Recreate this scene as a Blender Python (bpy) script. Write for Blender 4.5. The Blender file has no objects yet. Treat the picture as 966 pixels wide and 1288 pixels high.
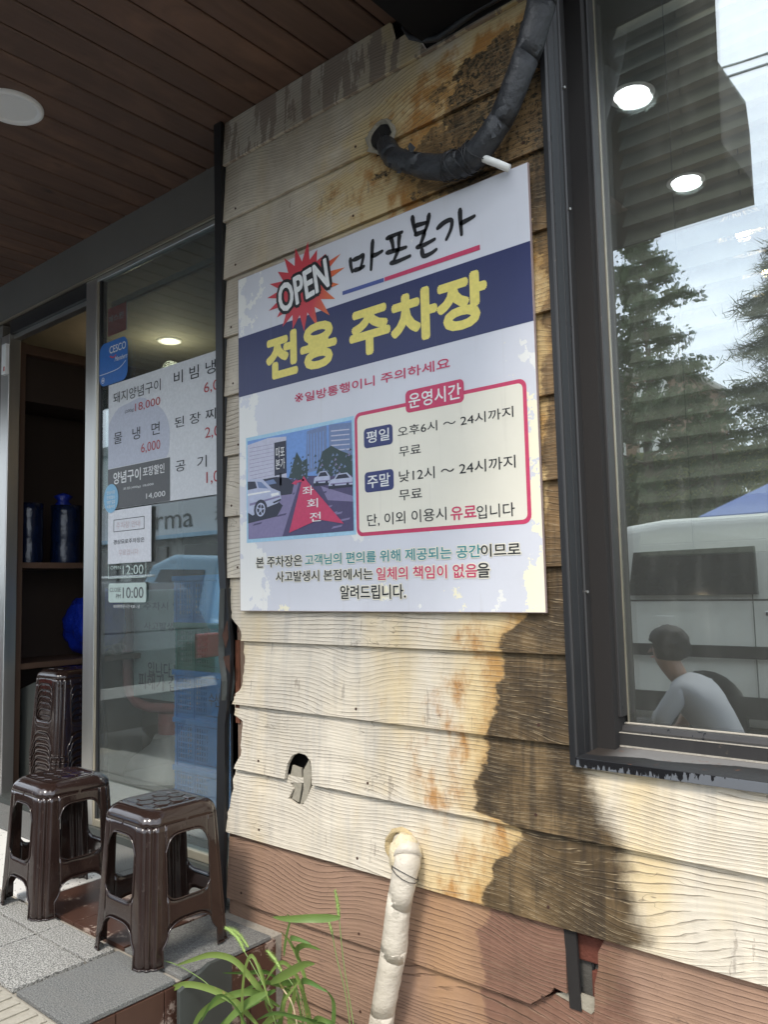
import bpy, bmesh, math, random
from mathutils import Vector, Matrix, noise
R = math.radians
C = bpy.context.scene.collection
SC = bpy.context.scene
random.seed(7)

# ---------------------------------------------------------------- camera, world, sun, exposure
cd = bpy.data.cameras.new('camera'); cam = bpy.data.objects.new('camera', cd); C.objects.link(cam)
cd.sensor_width = 36; cd.lens = 28.1888; cd.clip_start = 0.05; cd.clip_end = 500
cam.matrix_world = Matrix.Translation((0, -1.8, 1.08)) @ Matrix(((0.761051, 0.075740, 0.644255), (0.648279, -0.053390, -0.759528), (-0.023130, 0.995697, -0.089733))).to_4x4()
SC.camera = cam
SUN_EL, SUN_ROT = R(50), R(166)
w = bpy.data.worlds.new("World"); SC.world = w; w.use_nodes = True
nt = w.node_tree; nt.nodes.clear()
sky = nt.nodes.new('ShaderNodeTexSky'); sky.sky_type = 'NISHITA'; sky.sun_disc = False
sky.sun_elevation = SUN_EL; sky.sun_rotation = SUN_ROT; sky.dust_density = 2.0
tc = nt.nodes.new('ShaderNodeTexCoord'); mp = nt.nodes.new('ShaderNodeMapping'); mp.inputs['Scale'].default_value = (1, 1, 2.6)
nz = nt.nodes.new('ShaderNodeTexNoise'); nz.inputs['Scale'].default_value = 2.2; nz.inputs['Detail'].default_value = 7; nz.inputs['Roughness'].default_value = .62
cr = nt.nodes.new('ShaderNodeValToRGB'); cr.color_ramp.elements[0].position = .36; cr.color_ramp.elements[1].position = .66
cr.color_ramp.elements[0].color = (.45,)*3 + (1,); cr.color_ramp.elements[1].color = (1,)*3 + (1,)
nz2 = nt.nodes.new('ShaderNodeTexNoise'); nz2.inputs['Scale'].default_value = 3.1; nz2.inputs['Detail'].default_value = 5
cl = nt.nodes.new('ShaderNodeMixRGB'); cl.inputs[1].default_value = (7.6, 8.8, 10.4, 1); cl.inputs[2].default_value = (14.5, 15.2, 16.0, 1)
mx = nt.nodes.new('ShaderNodeMixRGB'); bg = nt.nodes.new('ShaderNodeBackground'); wo = nt.nodes.new('ShaderNodeOutputWorld')
bg.inputs['Strength'].default_value = .115
L = nt.links.new
L(tc.outputs['Generated'], mp.inputs['Vector']); L(mp.outputs[0], nz.inputs['Vector']); L(mp.outputs[0], nz2.inputs['Vector'])
L(nz.outputs['Fac'], cr.inputs[0]); L(cr.outputs[0], mx.inputs[0]); L(nz2.outputs['Fac'], cl.inputs[0])
L(sky.outputs[0], mx.inputs[1]); L(cl.outputs[0], mx.inputs[2]); L(mx.outputs[0], bg.inputs[0]); L(bg.outputs[0], wo.inputs[0])
sd = bpy.data.lights.new('sun', 'SUN'); sd.energy = 1.6; sd.angle = R(14); sd.color = (1, .93, .83)
so = bpy.data.objects.new('sun', sd); C.objects.link(so)
sdir = Vector((math.sin(SUN_ROT)*math.cos(SUN_EL), math.cos(SUN_ROT)*math.cos(SUN_EL), math.sin(SUN_EL)))
so.rotation_euler = sdir.to_track_quat('Z', 'Y').to_euler(); so.location = sdir*30
SC.view_settings.view_transform = 'Standard'; SC.view_settings.look = 'None'
SC.view_settings.exposure = 0.98; SC.view_settings.gamma = 1
SC.cycles.max_bounces = 10; SC.cycles.transparent_max_bounces = 24; SC.cycles.glossy_bounces = 5

# ---------------------------------------------------------------- mesh helpers
def tag(o, label=None, cat=None, group=None, kind=None):
    if label: o['label'] = label
    if cat: o['category'] = cat
    if group: o['group'] = group
    if kind: o['kind'] = kind
    return o
def thing(name, label, cat, loc=(0, 0, 0), rz=0, group=None):
    o = bpy.data.objects.new(name, None); C.objects.link(o); o.location = loc; o.rotation_euler = (0, 0, rz)
    o.empty_display_size = .05
    return tag(o, label, cat, group)
class MB:
    def __init__(s): s.v = []; s.f = []; s.mi = []; s.m = 0
    def add(s, vs, fs):
        n = len(s.v); s.v += [tuple(v) for v in vs]; s.f += [tuple(n+i for i in f) for f in fs]; s.mi += [s.m]*len(fs); return s
    def box(s, x0, y0, z0, x1, y1, z1):
        return s.add([(x, y, z) for z in (z0, z1) for y in (y0, y1) for x in (x0, x1)],
                     [(0, 2, 3, 1), (4, 5, 7, 6), (0, 1, 5, 4), (2, 6, 7, 3), (0, 4, 6, 2), (1, 3, 7, 5)])
    def tube(s, pts, rs, n=10, cap=True, squash=None):
        P = [Vector(p) for p in pts]
        if not hasattr(rs, '__len__'): rs = [rs]*len(P)
        up = Vector((0, 0, 1)); rings = []
        prev = None
        for i, p in enumerate(P):
            t = (P[min(i+1, len(P)-1)] - P[max(i-1, 0)]).normalized()
            a = prev if prev is not None else (up if abs(t.z) < .9 else Vector((1, 0, 0)))
            b = t.cross(a).normalized(); a = b.cross(t).normalized(); prev = a
            rings.append([p + (a*math.cos(k*2*math.pi/n) + b*math.sin(k*2*math.pi/n))*rs[i] for k in range(n)])
        base = len(s.v); vs = [v for r in rings for v in r]; fs = []
        for i in range(len(P)-1):
            for k in range(n):
                fs.append((i*n+k, i*n+(k+1) % n, (i+1)*n+(k+1) % n, (i+1)*n+k))
        if cap: fs.append(tuple(range(n-1, -1, -1))); fs.append(tuple((len(P)-1)*n+k for k in range(n)))
        return s.add(vs, fs)
    def lathe(s, prof, c=(0, 0, 0), n=24):
        vs = [(c[0]+r*math.cos(k*2*math.pi/n), c[1]+r*math.sin(k*2*math.pi/n), c[2]+z) for r, z in prof for k in range(n)]
        fs = [(i*n+k, i*n+(k+1) % n, (i+1)*n+(k+1) % n, (i+1)*n+k) for i in range(len(prof)-1) for k in range(n)]
        return s.add(vs, fs)
    def prism(s, pts, y0, y1):          # outline in (x, z) extruded along y
        n = len(pts)
        vs = [(x, y0, z) for x, z in pts] + [(x, y1, z) for x, z in pts]
        return s.add(vs, [tuple(range(n)), tuple(range(2*n-1, n-1, -1))] + [(i, n+i, n+(i+1) % n, (i+1) % n) for i in range(n)])
    def prismx(s, pts, x0, x1):         # outline in (y, z) extruded along x
        n = len(pts)
        vs = [(x0, y, z) for y, z in pts] + [(x1, y, z) for y, z in pts]
        return s.add(vs, [tuple(range(n)), tuple(range(2*n-1, n-1, -1))] + [(i, n+i, n+(i+1) % n, (i+1) % n) for i in range(n)])
    def prismz(s, pts, z0, z1):
        n = len(pts)
        vs = [(x, y, z0) for x, y in pts] + [(x, y, z1) for x, y in pts]
        return s.add(vs, [tuple(range(n)), tuple(range(2*n-1, n-1, -1))] + [(i, n+i, n+(i+1) % n, (i+1) % n) for i in range(n)])
    def build(s, name, mat, parent=None, smooth=False, bevel=0, kind=None):
        me = bpy.data.meshes.new(name); me.from_pydata(s.v, [], s.f)
        mats = mat if isinstance(mat, (list, tuple)) else [mat]
        for m in mats: me.materials.append(m)
        if len(mats) > 1: me.polygons.foreach_set('material_index', s.mi)
        bm = bmesh.new(); bm.from_mesh(me); bmesh.ops.recalc_face_normals(bm, faces=bm.faces)
        if smooth:
            for f in bm.faces: f.smooth = True
        bm.to_mesh(me); bm.free()
        return put(name, me, parent, bevel, kind, smooth)
def put(name, me, parent=None, bevel=0, kind=None, smooth=False):
    o = bpy.data.objects.new(name, me); C.objects.link(o)
    if parent is not None:
        o.parent = parent
        M = Matrix.Translation(-world_loc(parent))
        if parent.type == 'EMPTY' and any(world_loc(parent)): me.transform(M)
    if bevel:
        b = o.modifiers.new('bevel', 'BEVEL'); b.width = bevel; b.segments = 2; b.limit_method = 'ANGLE'; b.angle_limit = R(40)
        b.harden_normals = False
    if kind: o['kind'] = kind
    return o
def world_loc(o):
    v = Vector((0, 0, 0))
    while o is not None: v = v + o.location; o = o.parent
    return v
def copy_tree(o, parent=None):
    c = o.copy(); C.objects.link(c)
    if parent is not None: c.parent = parent
    for ch in list(o.children): copy_tree(ch, c)
    return c
def rrect(x0, z0, x1, z1, r, n=5):
    out = []
    for cx, cz, a0 in ((x1-r, z1-r, 0), (x0+r, z1-r, 90), (x0+r, z0+r, 180), (x1-r, z0+r, 270)):
        for k in range(n+1):
            a = R(a0+90*k/n); out.append((cx+r*math.cos(a), cz+r*math.sin(a)))
    return out

# ---------------------------------------------------------------- materials
class NT:
    def __init__(s, name):
        s.m = bpy.data.materials.new(name); s.m.use_nodes = True; s.t = s.m.node_tree; s.t.nodes.clear()
        s.out = s.t.nodes.new('ShaderNodeOutputMaterial'); s.b = s.t.nodes.new('ShaderNodeBsdfPrincipled')
        s.t.links.new(s.b.outputs[0], s.out.inputs[0])
    def N(s, typ, **kw):
        n = s.t.nodes.new('ShaderNode'+typ)
        for k, v in kw.items():
            if hasattr(n, k): setattr(n, k, v)
            else: n.inputs[k.replace('_', ' ')].default_value = v
        return n
    def L(s, a, b): s.t.links.new(a, b)
    def val(s, x, sock):
        if hasattr(x, 'type') and hasattr(x, 'node'): s.L(x, sock)
        else:
            try: sock.default_value = x
            except Exception: sock.default_value = tuple(x)+(1,) if len(x) == 3 else x
    def math(s, op, a, b=0.0, c=0.0, clamp=False):
        n = s.t.nodes.new('ShaderNodeMath'); n.operation = op; n.use_clamp = clamp
        s.val(a, n.inputs[0]); s.val(b, n.inputs[1]); s.val(c, n.inputs[2]); return n.outputs[0]
    def mix(s, f, a, b, mode='MIX'):
        n = s.t.nodes.new('ShaderNodeMixRGB'); n.blend_type = mode
        s.val(f, n.inputs[0]); s.val(a, n.inputs[1]); s.val(b, n.inputs[2]); return n.outputs[0]
    def ramp(s, x, lo, hi):      # smooth 0..1
        n = s.t.nodes.new('ShaderNodeMapRange'); n.interpolation_type = 'SMOOTHSTEP'
        s.val(x, n.inputs[0]); n.inputs[1].default_value = lo; n.inputs[2].default_value = hi; return n.outputs[0]
    def noise(s, vec, scale, detail=4, rough=.55, stretch=(1, 1, 1), off=None, dist=0):
        mp = s.t.nodes.new('ShaderNodeMapping'); mp.inputs['Scale'].default_value = stretch
        s.L(vec, mp.inputs['Vector'])
        if off is not None: s.L(off, mp.inputs['Location'])
        n = s.t.nodes.new('ShaderNodeTexNoise'); n.inputs['Scale'].default_value = scale; n.inputs['Detail'].default_value = detail
        n.inputs['Roughness'].default_value = rough; n.inputs['Distortion'].default_value = dist
        s.L(mp.outputs[0], n.inputs['Vector']); return n.outputs['Fac']
    def pos(s): return s.N('NewGeometry').outputs['Position']
    def obj(s): return s.N('TexCoord').outputs['Object']
    def rnd(s): return s.N('ObjectInfo').outputs['Random']
    def bump(s, h, dist, strength=1.0):
        n = s.t.nodes.new('ShaderNodeBump'); n.inputs['Distance'].default_value = dist; n.inputs['Strength'].default_value = strength
        s.L(h, n.inputs['Height']); s.L(n.outputs[0], s.b.inputs['Normal']); return n
    def set(s, col=None, rough=None, metal=None, spec=None, coat=None):
        if col is not None: s.val(col, s.b.inputs['Base Color'])
        if rough is not None: s.val(rough, s.b.inputs['Roughness'])
        if metal is not None: s.val(metal, s.b.inputs['Metallic'])
        if spec is not None: s.val(spec, s.b.inputs['Specular IOR Level'])
        if coat is not None: s.val(coat, s.b.inputs['Coat Weight']); s.b.inputs['Coat Roughness'].default_value = .08
        return s
    def xz(s):
        sp = s.N('SeparateXYZ'); s.L(s.pos(), sp.inputs[0]); return sp.outputs[0], sp.outputs[1], sp.outputs[2]
def plain(name, col, rough=.6, metal=0, var=.18, scale=14, spec=.5, coat=0, bump=0, bscale=60, space='obj', stretch=(1, 1, 1)):
    t = NT(name); v = t.obj() if space == 'obj' else t.pos()
    n = t.noise(v, scale, 5, .6, stretch)
    c = t.mix(n, tuple(x*(1-var) for x in col), tuple(min(1, x*(1+var)) for x in col))
    t.set(c, t.math('ADD', rough-.06, t.math('MULTIPLY', n, .12)), metal, spec, coat)
    if bump: t.bump(t.noise(v, bscale, 4, .6, stretch), bump)
    return t.m
def emis(name, col, st):
    t = NT(name); t.b.inputs['Emission Color'].default_value = tuple(col)+(1,); t.b.inputs['Emission Strength'].default_value = st
    t.set((.8, .8, .8), .5); return t.m
def ink(name, col, rough=.45):      # flat print
    t = NT(name); n = t.noise(t.pos(), 90, 4, .6)
    t.set(t.mix(t.ramp(n, .35, .7), tuple(x*.9 for x in col), col), rough); return t.m
def glass(name, fac, tint=(.86, .9, .88), film=.012):
    t = NT(name); t.t.nodes.remove(t.b)
    tr = t.N('BsdfTransparent'); tr.inputs[0].default_value = tint+(1,)
    gl = t.N('BsdfGlossy'); gl.inputs['Roughness'].default_value = .006; gl.inputs[0].default_value = (.93, .97, .96, 1)
    df = t.N('BsdfDiffuse'); df.inputs[0].default_value = (.5, .5, .46, 1)
    ge = t.N('NewGeometry'); vm = t.t.nodes.new('ShaderNodeVectorMath'); vm.operation = 'DOT_PRODUCT'; t.L(ge.outputs['Normal'], vm.inputs[0]); t.L(ge.outputs['Incoming'], vm.inputs[1])
    f = t.math('MULTIPLY_ADD', t.math('POWER', t.math('SUBTRACT', 1.0, t.math('ABSOLUTE', vm.outputs['Value'])), 5.0), 1-fac, fac, clamp=True)
    m1 = t.N('MixShader'); t.L(f, m1.inputs[0]); t.L(tr.outputs[0], m1.inputs[1]); t.L(gl.outputs[0], m1.inputs[2])
    # dust and drip streaks; film mixes an even milky haze into the pane's colour
    n = t.noise(t.pos(), 9, 6, .7, (3, 1, .5)); n2 = t.noise(t.pos(), 160, 3, .6)
    d = t.math('ADD', t.math('MULTIPLY', t.ramp(n, .45, .8), .05), t.math('MULTIPLY', t.ramp(n2, .66, .8), .10))
    m2 = t.N('MixShader'); t.L(t.math('ADD', d, film), m2.inputs[0]); t.L(m1.outputs[0], m2.inputs[1]); t.L(df.outputs[0], m2.inputs[2])
    t.L(m2.outputs[0], t.out.inputs[0]); return t.m

def curve_node(t, x, lo, hi, vlo, vhi, pts):
    """x (lo..hi) -> piecewise linear value (vlo..vhi) through pts [(x, v)]"""
    u = t.math('DIVIDE', t.math('SUBTRACT', x, lo), hi-lo, clamp=True)
    n = t.t.nodes.new('ShaderNodeFloatCurve'); c = n.mapping.curves[0]
    P = sorted(((px-lo)/(hi-lo), (pv-vlo)/(vhi-vlo)) for px, pv in pts)
    P = [(min(1, max(0, a)), min(1, max(0, b))) for a, b in P]
    while len(c.points) < len(P): c.points.new(.5, .5)
    for k, (a, b) in enumerate(P): c.points[k].location = (a, b); c.points[k].handle_type = 'VECTOR'
    n.mapping.update(); t.L(u, n.inputs['Value'])
    return t.math('MULTIPLY_ADD', n.outputs[0], vhi-vlo, vlo)

# outline of the damp stain down the wall, as x at each height (left edge, right edge)
SL = [(-1.0316, 2.5568), (-1.1482, 2.5314), (-1.2364, 2.5003), (-1.2624, 2.4036), (-1.3799, 2.3655), (-1.4422, 2.3220), (-1.3257, 2.2311), (-1.2706, 2.1809), (-1.0649, 2.0725), (-0.9544, 1.8917), (-0.9928, 1.2601), (-1.0110, 1.0606), (-1.0743, 0.9785), (-1.1059, 0.9558), (-1.1511, 0.9097), (-1.1133, 0.8947), (-1.1366, 0.8530), (-1.1483, 0.8036), (-1.1497, 0.7710), (-1.1685, 0.7268), (-1.1931, 0.6674), (-1.1953, 0.6143), (-1.2274, 0.5572), (-1.2328, 0.4852), (-1.0944, 0.4702), (-1.1226, 0.4068), (-1.1722, 0.3521), (-1.2236, 0.2818), (-1.1886, 0.2463), (-1.2279, 0.1757), (-1.2174, 0.0745), (-1.2384, 0.0372), (-1.2144, -0.0275)]
SR = [(-0.9148, 0.6391), (-0.8958, 0.5697), (-0.8629, 0.5096), (-0.8357, 0.4697), (-0.8351, 0.4060), (-0.8119, 0.3410), (-0.7878, 0.2710), (-0.8458, 0.2386), (-0.8462, 0.1950), (-0.8226, 0.1397), (-0.8174, 0.0969)]
def sort_curve(P, dz=.012):
    P = sorted(((z, x) for x, z in P)); out = []
    for z, x in P:
        if out and z-out[-1][0] < .004: z = out[-1][0]+.004
        out.append((z, x))
    return out
def siding_mat(name, cream, gcol, brown=False, flake=0.0):
    t = NT(name); p = t.pos(); X, Y, Z = t.xz(); rnd = t.rnd()
    off = t.N('CombineXYZ'); t.L(t.math('MULTIPLY', rnd, 37.0), off.inputs[0]); t.L(t.math('MULTIPLY', rnd, 11.0), off.inputs[2])
    o = off.outputs[0]
    # embossed cedar grain: lines along the board, bent by a long soft noise
    warp = t.noise(p, 1.0, 2, .5, (1.1, 1, 5.0), o)
    fine = t.noise(p, 1.0, 3, .6, (6, 1, 22), o)
    ph = t.math('ADD', t.math('MULTIPLY', Z, t.math('MULTIPLY_ADD', rnd, 34.0, 66.0)), t.math('ADD', t.math('MULTIPLY', t.math('MULTIPLY', warp, t.ramp(t.noise(p, 1.0, 1, .5, (1.3, 1, 2.2), o), .42, .72)), 10.0), t.math('ADD', t.math('MULTIPLY', warp, 3.0), t.math('MULTIPLY', fine, 1.1))))
    sn = t.math('SINE', t.math('MULTIPLY', ph, 6.2832))
    wave = t.math('MULTIPLY_ADD', sn, .5, .5)
    keep = t.math('MULTIPLY', t.ramp(t.noise(p, 1.0, 3, .6, (3.5, 1, 22), o), .36, .52), t.math('MULTIPLY_ADD', t.ramp(t.noise(p, 1.0, 3, .6, (1.6, 1, 5), o), .35, .65), .6, .4))
    groove = t.math('MULTIPLY', t.ramp(wave, .88, .99), keep)
    shoulder = t.math('MULTIPLY', t.ramp(wave, .60, .86), t.math('SUBTRACT', 1.0, t.ramp(wave, .9, .99)))
    fib = t.noise(p, 1.0, 4, .7, (14, 1, 420), o)
    pit = t.noise(p, 260, 3, .6); ck = t.math('ABSOLUTE', t.math('SUBTRACT', t.noise(p, 1.0, 4, .6, (2.2, 1, 8), o, .4), .5)); crack = t.math('MULTIPLY', t.math('SUBTRACT', 1.0, t.ramp(ck, .0, .0035)), t.ramp(t.noise(p, 1.0, 2, .5, (3, 1, 3), o), .56, .62))
    h = t.math('SUBTRACT', t.math('ADD', t.math('ADD', t.math('MULTIPLY', wave, .22), t.math('MULTIPLY', fib, .20)), t.math('ADD', t.math('MULTIPLY', warp, .6), t.math('MULTIPLY', pit, .10))), t.math('MULTIPLY', groove, .75))
    t.bump(h, .0036, .9)
    jag = t.math('ADD', t.math('MULTIPLY', t.math('SUBTRACT', t.noise(p, 30, 6, .7), .5), .060), t.math('MULTIPLY', t.math('SUBTRACT', t.noise(p, 9, 3, .5, (1, 1, 2.2)), .5), .075))
    Lx = curve_node(t, Z, -.6, 2.8, -3, 1, sort_curve(SL)); Rx = curve_node(t, Z, -.6, 2.8, -3, 1, sort_curve(SR) + [(.70, .99), (2.7, .99)])
    xj = t.math('ADD', X, t.math('MULTIPLY', jag, t.math('MULTIPLY_ADD', t.ramp(Z, 1.7, 2.2), 7.0, 1.0)))
    wet = t.math('MULTIPLY', t.ramp(t.math('SUBTRACT', xj, Lx), -.006, .011), t.ramp(t.math('SUBTRACT', Rx, xj), -.055, .020))
    dist = t.math('SUBTRACT', Lx, xj)                # how far left of the stain
    near = t.math('SUBTRACT', 1.0, t.ramp(t.math('ABSOLUTE', dist), 0.0, .50))
    mott = t.noise(p, 5.0, 6, .65, (1, 1, .8)); mott2 = t.noise(p, 2.2, 5, .6, (1.6, 1, .55)); streak = t.noise(p, 7.0, 4, .6, (3.2, 1, .35))
    base = t.mix(t.ramp(mott, .34, .66), tuple(c*.86 for c in cream), cream)
    base = t.mix(t.math('MULTIPLY', t.ramp(streak, .46, .72), .62 if not brown else .3), base, (.44, .41, .36) if not brown else (.25, .155, .12))
    if not brown:
        och = t.math('MULTIPLY', t.ramp(X, -1.95, -1.25), t.ramp(Z, 1.9, 2.25))
        gz = t.ramp(Z, .9, 1.9)                      # duller, greyer paint higher up, partly canopy shade mixed into the colour
        base = t.mix(t.math('MULTIPLY', gz, .8), base, t.mix(t.ramp(mott, .35, .7), (.44, .37, .285), (.62, .55, .44)))
        yl = t.math('MULTIPLY', t.ramp(t.math('ADD', mott2, t.math('ADD', t.math('MULTIPLY', near, .32), t.math('MULTIPLY', och, .22))), .47, .83), .78)
        base = t.mix(yl, base, (.60, .45, .21))
        orr = t.math('MULTIPLY', t.ramp(t.math('ADD', t.noise(p, 9, 6, .7, (1.4, 1, .8)), t.math('ADD', t.math('MULTIPLY', near, .26), t.math('MULTIPLY', och, .10))), .66, .92), .9)
        base = t.mix(orr, base, (.36, .155, .030))
    else:
        yl = t.math('MULTIPLY', t.ramp(t.math('ADD', mott2, t.math('MULTIPLY', near, .30)), .58, .9), .6)
        base = t.mix(yl, base, (.40, .23, .11))
    if flake:
        fl = t.ramp(t.math('ADD', t.noise(p, 6.5, 5, .6, (2.4, 1, .35)), t.math('MULTIPLY', t.noise(p, 30, 4, .7), .18)), .575, .59)
        base = t.mix(t.math('MULTIPLY', t.math('SUBTRACT', 1.0, fl), flake), base, (.30, .235, .185))
    else:
        dr = t.ramp(t.math('ADD', t.noise(p, 11, 4, .6, (2.6, 1, .45)), t.math('MULTIPLY', t.noise(p, 90, 3, .7), .2)), .77, .80)
        base = t.mix(t.math('MULTIPLY', dr, .45 if not brown else .0), base, (.19, .15, .115))
    # stained zone: damp brown, ochre higher up, with lichen specks at the top
    hi = t.ramp(Z, .92, 1.35)
    dampc = t.mix(hi, (.066, .043, .020) if not brown else (.175, .092, .062), (.175, .110, .052))
    dampc = t.mix(t.ramp(mott, .4, .7), dampc, t.mix(hi, (.15, .098, .045) if not brown else (.20, .105, .070), (.31, .185, .075)))
    big = t.noise(p, 6.5, 5, .62, (1, 1, 1.6)); dampc = t.mix(t.math('MULTIPLY', t.ramp(big, .48, .68), .6 if not brown else .25), dampc, (.030, .022, .013)); dampc = t.mix(t.math('MULTIPLY', t.ramp(t.noise(p, 5, 5, .6, (1.2, 1, 1), o), .55, .75), .55 if not brown else .15), dampc, (.30, .20, .095))
    spk = t.ramp(t.math('ADD', t.noise(p, 75, 5, .75), t.math('MULTIPLY', t.noise(p, 5, 3, .5), .35)), .69, .73)
    dampc = t.mix(t.math('MULTIPLY', spk, t.ramp(Z, 1.9, 2.25)), dampc, (.030, .024, .014))
    spk2 = t.ramp(t.noise(p, 120, 4, .7, (1, 1, .8)), .66, .72)
    dampc = t.mix(t.math('MULTIPLY', spk2, .35 if not brown else .1), dampc, (.42, .33, .20))
    halo = t.math('SUBTRACT', 1.0, t.ramp(t.math('ABSOLUTE', dist), .0, .07)); base = t.mix(t.math('MULTIPLY', halo, .55), base, (.42, .27, .10) if not brown else (.25, .14, .08))
    dstr = t.ramp(t.noise(p, 6, 4, .65, (5, 1, .35)), .44, .66); dampc = t.mix(t.math('MULTIPLY', dstr, .62 if not brown else .3), dampc, (.025, .018, .012) if not brown else (.12, .06, .04))
    col = t.mix(wet, base, dampc)
    hair = t.math('MULTIPLY', groove, .56)
    col = t.mix(hair, col, t.mix(wet, gcol, (.035, .024, .014)))
    col = t.mix(t.math('MULTIPLY', crack, .55), col, (.07, .05, .035))
    ridge = t.math('MULTIPLY', shoulder, t.math('MULTIPLY', wet, t.ramp(t.noise(p, 40, 4, .7, (.5, 1, 3)), .46, .62)))
    col = t.mix(t.math('MULTIPLY', ridge, .48 if not brown else .18), col, (.50, .39, .24))
    t.set(col, t.math('SUBTRACT', .78, t.math('MULTIPLY', wet, .18)), 0, .35)
    return t.m

M = {}
M['cream'] = siding_mat('cream_cedar_siding', (.65, .585, .475), (.20, .155, .11))
M['flaking'] = siding_mat('flaking_brown_siding', (.62, .58, .52), (.12, .09, .07), flake=.9)
M['brown'] = siding_mat('brown_siding', (.300, .188, .128), (.075, .040, .030), brown=True)
M['oldwood'] = plain('old_wood', (.17, .115, .08), .8, bump=.004, bscale=30, space='pos', stretch=(6, 1, .6), var=.4)
M['paleboard'] = plain('raw_board_core', (.30, .27, .21), .85, bump=.004, bscale=50, space='pos', var=.15)
M['darkvoid'] = plain('dark_backing', (.012, .010, .009), .9)
M['brick'] = plain('red_brick', (.12, .034, .020), .85, bump=.004, bscale=70, space='pos', var=.35)
M['mortar'] = plain('mortar', (.085, .08, .07), .9, bump=.003, bscale=90, space='pos')
M['blackmetal'] = plain('black_painted_steel', (.013, .013, .014), .42, .0, var=.3, space='pos', scale=6)
t = NT('grey_window_paint'); p = t.pos(); n = t.noise(p, 3, 6, .65, (5, 5, .5)); pe = t.ramp(t.math('ADD', t.noise(p, 9, 5, .65, (4, 4, .35)), t.math('MULTIPLY', t.noise(p, 60, 3, .6), .12)), .70, .71)
c = t.mix(n, (.022, .021, .021), (.045, .042, .040)); c = t.mix(pe, c, (.008, .008, .010))
c = t.mix(t.math('MULTIPLY', t.ramp(t.noise(p, 30, 5, .7), .64, .74), .5), c, (.16, .12, .09))
t.set(c, t.math('SUBTRACT', .44, t.math('MULTIPLY', pe, .2)), .15); t.bump(pe, .001); M['wframe'] = t.m
t = NT('weathered_sill'); p = t.pos(); X, Y, Z = t.xz(); X, Y, Z = t.xz(); n = t.noise(p, 9, 5, .6, (1.2, 1, 1))
pe = t.ramp(t.math('ADD', t.math('MULTIPLY', n, .05), t.math('SUBTRACT', Y, t.math('MULTIPLY', t.ramp(X, -.95, -.45), .04))), .028, .034)
c = t.mix(pe, (.012, .012, .013), t.mix(t.ramp(X, -.88, -.80), (.03, .024, .02), (.15, .145, .14))); ru = t.ramp(t.noise(p, 26, 5, .7), .60, .72)
c = t.mix(t.math('MULTIPLY', ru, .7), c, (.13, .05, .022)); t.set(c, .5); t.bump(n, .003); M['sill'] = t.m
t = NT('peeled_trim'); p = t.pos(); X, Y, Z = t.xz(); n = t.noise(p, 34, 4, .6, (2.2, 1, .5)); pe = t.ramp(t.math('ADD', t.math('ADD', n, t.math('MULTIPLY', t.math('SUBTRACT', .653, Z), 9.0)), t.math('MULTIPLY', t.ramp(X, -.75, -.50), .35)), .60, .62)
c = t.mix(pe, (.010, .010, .011), (.11, .118, .13)); t.set(c, t.math('MULTIPLY_ADD', pe, .25, .25)); t.bump(pe, .0015); M['peel'] = t.m
M['rust'] = plain('rusty_steel', (.12, .04, .018), .85, space='pos', var=.5, scale=40, bump=.003)
M['rustdark'] = plain('dark_rust', (.045, .018, .010), .9, space='pos', var=.6, scale=60)
M['steel'] = plain('brushed_stainless', (.50, .49, .46), .33, .9, var=.12, space='pos', scale=5, stretch=(8, 8, .2))
M['brass'] = plain('champagne_trim', (.52, .47, .36), .35, .8, space='pos')
M['lintel'] = plain('dark_brown_steel_plate', (.19, .175, .155), .55, .2, var=.16, scale=3, space='pos', bump=.001, bscale=10)
t = NT('walnut_stained_soffit'); p = t.pos(); rnd = t.rnd(); off = t.N('CombineXYZ'); t.L(t.math('MULTIPLY', rnd, 30), off.inputs[1]); t.L(t.math('MULTIPLY', rnd, 9), off.inputs[0])
n = t.noise(p, 1, 5, .6, (34, 2.2, 34), off.outputs[0]); n2 = t.noise(p, 1.4, 4, .6, (2, 1, 2), off.outputs[0], 2.0); k = t.ramp(t.noise(p, 4.5, 3, .5, (2.0, 1, 1), off.outputs[0]), .66, .78)
c = t.mix(n, (.075, .040, .028), (.175, .096, .064)); c = t.mix(t.math('MULTIPLY', t.ramp(n2, .45, .7), .55), c, (.24, .128, .078)); c = t.mix(t.math('MULTIPLY', k, .75), c, (.014, .009, .007))
c = t.mix(t.math('MULTIPLY', rnd, .35), c, (.050, .036, .030)); t.set(c, .55); t.bump(n, .0012); M['soffit'] = t.m
M['canopy'] = plain('black_canopy_panel', (.010, .010, .011), .8, spec=.15, space='pos')
M['white'] = plain('white_enamel', (.84, .84, .82), .45, var=.05)
M['lampglass'] = plain('frosted_lamp_glass', (.82, .82, .80), .5, var=.04)
M['lit'] = emis('lit_downlight', (.93, .96, 1.0), 14)
M['warmlit'] = emis('lit_warm_lamp', (1.0, .74, .42), 22)
t = NT('glossy_brown_plastic'); p = t.obj(); n = t.noise(p, 7, 5, .65); n2 = t.noise(p, 55, 4, .75, (1, 1, .35)); sc = t.ramp(n2, .60, .74)
c = t.mix(n, (.018, .010, .008), (.028, .016, .013)); c = t.mix(t.math('MULTIPLY', sc, .35), c, (.085, .068, .058)); t.set(c, t.math('ADD', t.math('MULTIPLY', t.ramp(n, .4, .75), .14), t.math('MULTIPLY_ADD', sc, .16, .13)), 0, .6, .3); t.bump(t.noise(p, 26, 3, .5), .0008); M['stool'] = t.m
M['foam'] = None
t = NT('black_tape_wrap'); p = t.pos(); n = t.noise(p, 40, 5, .7); c = t.mix(n, (.010, .011, .013), (.036, .038, .042)); t.set(c, .5); t.bump(t.noise(p, 34, 5, .65), .006); M['tape'] = t.m
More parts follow.
